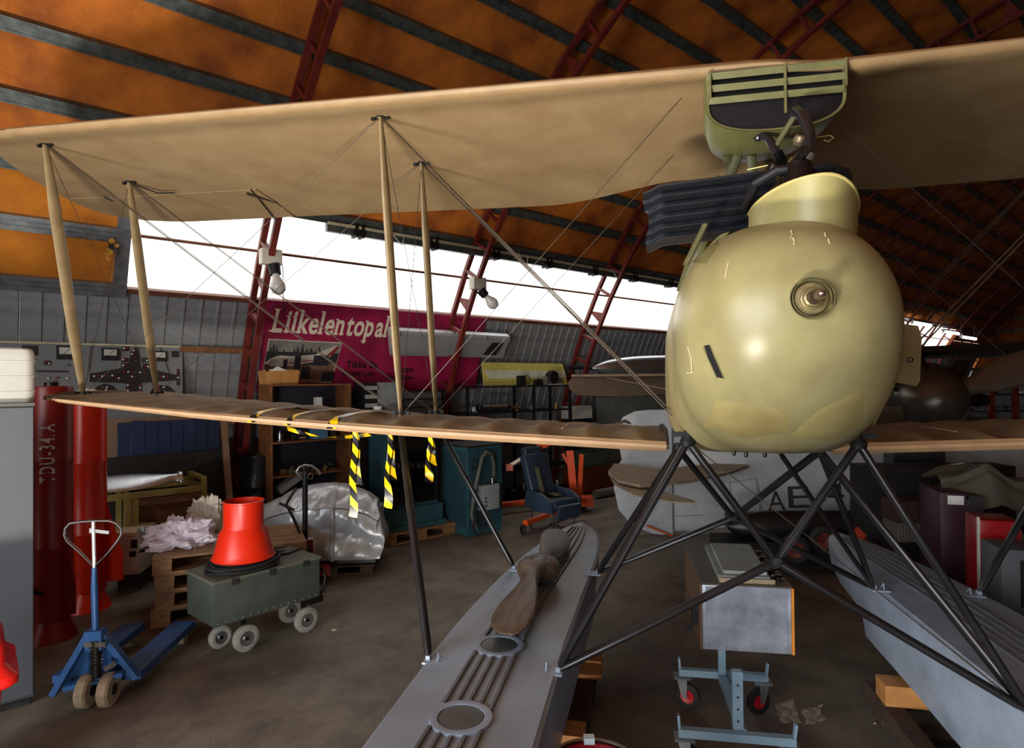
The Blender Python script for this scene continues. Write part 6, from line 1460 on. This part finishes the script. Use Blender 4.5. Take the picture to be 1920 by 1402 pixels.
# dark low trolley with tanks
dt = Fr((at(1365, 1040, 6.4).x, 6.4, 0), -.02)
q = lambda px, py, y=0.: dt.p(px, py, 'y', y)
t = thing('dark_tank_trolley', 'low black trolley with long tank beneath the silver aircraft letters', 'trolley', dt.l, dt.rz)
x1 = q(1650, 990).x; zt = q(1500, 957).z
MB().tube([(0, 0, zt-.16), (.12, 0, zt-.16), (.4, 0, zt-.16), (x1, 0, zt-.16)], [.03, .12, .16, .16], 24).build('tank', M('black_tank_paint', (20, 20, 22), .4), t); MB().bb(-.1, x1, -.12, .3, .16, zt-.3).build('frame', dark, t); MB().bb(.1, x1, .05, .4, zt-.25, zt-.1).build('rear_box', dark, t)
rust = M('rusty_red_hub', (110, 44, 30), .6, 0, .3, 14)
for (px, py, r_) in ((1490, 1030, .15), (1545, 1012, .14)):
    c = q(px, py, -.25); o = wheel(t, (c.x, -.25, c.z if c.z > .15 else .15), r_, .1, (.2, 1, 0), rubber, rust)
MB().bb(-.08, x1, -.1, .28, 0, .16).build('skid', dark, t)
c = at(1625, 1012, 6.0); t = thing('orange_chock', 'dull orange chock beside the dark tank behind the right float', 'chock', (c.x, c.y, 0), .4); MB().prism([(-.15, 0, 0), (.17, 0, 0), (.17, 0, c.z+.03), (.05, 0, c.z+.09), (-.14, 0, c.z-.06)], (0, .15, 0)).build('block', M('dull_orange', (170, 62, 30), .6), t)
# black crate, brown crate, mesh basket
cf2 = Fr((at(1590, 900, 6.0).x, 6.0, 0), -.03); q = lambda px, py, y=0.: cf2.p(px, py, 'y', y)
t = thing('black_crate', 'big flat black crate in front of the silver aircraft flank', 'crate', cf2.l, cf2.rz); zt = q(1600, 875).z; x1 = q(1905, 890).x
MB().bb(.17, x1, 0, .3, .42, zt).build('box', M('black_crate_paint', (18, 18, 19), .7), t, None, .005)
for xx in (.2, x1-.1): MB().bb(xx, xx+.08, .02, .28, 0, .42).build('trestle', dark, t)
for xx in (.35, .8, 1.2): MB().bb(xx, xx+.04, -.012, 0, .45, zt-.02).build('batten', M('black_crate_paint', (18, 18, 19), .7), t)
cf3 = Fr((at(1683, 960, 5.65).x, 5.65, 0), -.05); q = lambda px, py, y=0.: cf3.p(px, py, 'y', y)
x1, z1, z2 = q(1764, 960).x, q(1700, 940).z, q(1700, 978).z
t = thing('wooden_crate', 'dim brown slatted crate standing before the black crate', 'crate', cf3.l, cf3.rz)
for k in range(4): MB().bb(x1*k/4+.004, x1*(k+1)/4-.004, 0, .02, z2, z1).build('slat', M('dim_brown_crate', (64, 40, 30), .7), t)
MB().bb(0, x1, .02, .28, z2, z1).build('body', M('dim_brown_crate', (64, 40, 30), .7), t); MB().bb(0, x1, .05, .25, 0, .1).build('plinth', dark, t)
mb = MB(); zz = z2-.17
for k in range(15): mb.bar((x1*k/14, -.01, zz), (x1*k/14, -.01, z2-.01), .005)
for k in range(8): mb.bar((0, -.01, zz+(z2-zz-.01)*k/7), (x1, -.01, zz+(z2-zz-.01)*k/7), .005)
mb.build('wire_mesh', M('mesh_grey', (150, 144, 132), .5, .4), t)['kind'] = 'stuff'; MB().bb(0, x1, .0, .25, zz-.02, z2-.01).build('mesh_core', M('mesh_inner', (84, 76, 68), .8), t); MB().bb(-.02, x1+.1, -.02, .25, .1, zz-.02).build('black_base', blackm, t)
# purple cabinet, red panel, grey box, tarpaulin over them
pc_ = Fr((at(1764, 1000, 4.9).x, 4.9, 0), -.3); q = lambda px, py, y=0.: pc_.p(px, py, 'y', y)
t = thing('purple_cabinet', 'dark purple metal cabinet with white label under the grey plastic sheet', 'cabinet', pc_.l, pc_.rz)
x1, zt = q(1814, 1000).x, q(1780, 924).z; pur = M('dark_purple_paint', (62, 34, 46), .4, 0, .1, 4)
MB().bb(0, x1, 0, .5, .03, zt).build('body', pur, t, None, .006); MB().bb(x1, x1+.012, -.004, .01, .04, zt-.05).build('edge_strip', steel, t); MB().bb(x1+.012, x1+.11, .0, .48, .03, zt-.02).build('side_bay', M('bay_dark', (44, 40, 42), .5), t); MB().bb(.05, .16, -.004, 0, zt-.09, zt-.02).build('label_plate', white, t); MB().bb(.02, x1, .03, .47, 0, .03).build('plinth', dark, t)
rp_ = Fr((at(1838, 1050, 4.35).x, 4.35, 0), -.35); q = lambda px, py, y=0.: rp_.p(px, py, 'y', y)
t = thing('red_cabinet', 'glossy red cabinet side with pale edge right of the purple cabinet', 'cabinet', rp_.l, rp_.rz); x1, zt = q(1915, 1000).x, q(1840, 975).z
MB().bb(0, x1, 0, .3, .03, zt).build('body', M('glossy_red_cabinet', (170, 24, 30), .22, 0, .2, 2), t, None, .006); MB().bb(-.014, 0, -.004, .02, .1, zt+.02).build('edge_strip', offwhite, t); MB().bb(.02, x1-.02, .02, .38, 0, .03).build('plinth', dark, t)
gb = Fr((at(1878, 1090, 3.9).x, 3.9, 0), -.3); q = lambda px, py, y=0.: gb.p(px, py, 'y', y)
t = thing('grey_box', 'small grey case with dark window at the right edge before the red cabinet', 'case', gb.l, gb.rz); x1, z0, zt = .34, q(1880, 1150).z, q(1880, 1030).z
MB().bb(0, x1, 0, .3, z0, zt).build('body', greycab, t, None, .006); MB().bb(.1, x1-.02, -.006, 0, z0+.05, zt-.06).build('window_frame', blackm, t); MB().bb(.13, x1-.05, -.009, -.006, z0+.08, zt-.09).build('glass', M('case_dark_glass', (90, 94, 96), .15), t); MB().bb(.02, x1-.02, .02, .28, 0, z0).build('stand', dark, t)
tf2 = Fr((at(1865, 950, 4.95).x, 4.95, 0), -.25); q = lambda px, py, y=0.: tf2.p(px, py, 'y', y)
ctrl = [(1776, 925), (1800, 918), (1835, 905), (1865, 900), (1905, 925), (1960, 930)]; cz = [(q(*p).x, q(*p).z) for p in ctrl]
def sheet(u, v):
    x = lerp(cz[0][0], cz[-1][0]+.5, u); ztop = interp(x, [a for a, b in cz], [b for a, b in cz]); back = smooth(v*1.5)
    z = ztop+.10*math.sin(min(1, v*1.4)*PI/1.4)+.0 if v > .35 else lerp(ztop-.28+.18*math.sin(u*5)*(1-u), ztop+.04, smooth(v/.35))
    y = lerp(-.12, .55, v)
    z += NZ.noise(Vector((x*4, y*4, 3)))*.06; return Vector((x, y, z))
t = thing('plastic_sheet', 'grey-green translucent sheet draped over the purple and red cabinets', 'sheet', tf2.l, tf2.rz); MB().grid(sheet, 40, 24).build('sheet', M('grey_green_sheet', (92, 96, 86), .3, 0, .15, 7, .2), t, None, 0, 20)

# second, dark aircraft behind on the right
da = Fr((4.42, 6.5, 0), -.35)
t = thing('dark_aircraft', 'dark aircraft with domed spinner and two-blade propeller behind the right wing', 'aircraft', da.l, da.rz)
cz_ = 1.76
MB().lathe([(.34, 0), (.345, .05), (.335, .14), (.30, .26), (.24, .36), (.15, .44), (.06, .475), (0, .48)], (0, 0, cz_), (0, -1, 0), 40).build('spinner', M('dark_pewter_spinner', (84, 78, 70), .32, .6, .15, 5), t)
MB().lathe([(.34, -.01), (.4, -.06), (.41, -.2), (.41, -.9), (.36, -2.4), (.2, -4)], (0, 0, cz_), (0, -1, 0), 32).build('cowling', M('dark_cowl', (44, 42, 38), .5), t)
for s_, L_ in ((1, 1.25), (-1, .95)):
    a_ = .42; d = Vector((math.cos(a_)*s_, -.06, math.sin(a_)*s_)); n_ = Vector((-math.sin(a_), 0, math.cos(a_)))
    rings = []
    for (u, wd, th_) in ((.1, .07, .07), (.3, .09, .05), (.5, .15, .03), (.75, .15, .02), (.95, .10, .015), (1.0, .02, .01)):
        c = Vector((0, -.15, cz_))+d*(L_*u); rings.append([c+n_*(wd*math.cos(2*PI*k/16))+Vector((0, 1, 0))*(th_*math.sin(2*PI*k/16)+.35*wd*math.cos(2*PI*k/16)*s_) for k in range(16)])
    MB().loft(catmull(rings, 3), True).build('propeller_blade', M('dark_brown_blade', (70, 58, 44), .4), t)
wz = 2.29
rings = []
for (x, y0, z_) in ((-.55, .55, .0), (.25, .3, -.0), (1.2, .1, .02), (3.4, -.1, .16)):
    rings.append([Vector((x, y0, wz+z_)), Vector((x, y0+.1, wz+z_-.04)), Vector((x, y0+1.6, wz+z_-.05)), Vector((x, y0+1.7, wz+z_)), Vector((x, y0+1.2, wz+z_+.07)), Vector((x, y0+.2, wz+z_+.07))])
MB().loft(rings, True).build('upper_wing', dark, t)
for (p_, q_) in (((-.55, .5, wz), (-.2, .3, cz_+.35)), ((-.5, .1, 1.5), (-.3, .3, 2.28)), ((-.6, .0, 1.45), (-.35, -.1, 2.0)), ((1.5, .2, wz), (1.2, .3, 1.2)), ((.1, .7, wz), (.0, .7, cz_+.4))): MB().tube([p_, q_], .02, 8).build('strut', dark, t)
for k in range(7):
    a_ = 2*PI*k/7; MB().cyl((.3*math.cos(a_), -.1, cz_+.3*math.sin(a_)), (.5*math.cos(a_), .0, cz_+.5*math.sin(a_)), .06).build('engine_cylinder', darkiron, t)
MB().bb(-.25, .25, .4, .9, 0, cz_-.4).build('stand', dark, t)
# distant rack with red posts on the right
rr2 = Fr((at(1815, 760, 10).x, 10, 0), -.1); q = lambda px, py, y=0.: rr2.p(px, py, 'y', y)
t = thing('red_post_rack', 'far shelving with rust-red posts seen above the right lower wing', 'rack', rr2.l, rr2.rz)
for px in (1813, 1861, 1906, 1950): c = q(px, 760); MB().bb(c.x-.04, c.x+.04, 0, .06, 0, 2.0).build('post', redox, t)
x1 = q(1960, 760).x
for z_ in (1.1, 1.45, 1.72, 1.97): MB().bb(0, x1, .07, .6, z_-.02, z_).build('shelf_board', blackm, t)
fill(rr2, .1, x1, .2, 1.45, 6, 'distant parts on the red-posted rack', 'on the middle shelf of the far red-posted rack', .05, .09); fill(rr2, .15, x1, .2, 1.72, 6, 'distant parts on the red-posted rack', 'on the upper shelf of the far red-posted rack', .05, .09)
# bits of litter on the floor
for (px, py, r_) in ((627, 1181, .02), (1640, 1357, .008), (1300, 1373, .006), (583, 1085, .008)):
    c = W.p(px, py, 'z', 0); t = MB().prism([(r_*math.cos(a_)*R_.uniform(.6, 1.2), r_*math.sin(a_)*R_.uniform(.5, 1), .001) for a_ in [k*PI/3.5 for k in range(7)]], (0, 0, .006)).build('paper_scrap', M('pale_scrap', (200, 180, 150), .8)); t.location = (c.x, c.y, 0)
    tag(t, {627: 'pale paper scrap on the floor right of the battery cart', 1640: 'tiny pale scrap on the floor left of the right float', 1300: 'tiny pale scrap by the front castor of the stand', 583: 'tiny pale scrap on the floor before the silver tarpaulin'}[px], 'litter')
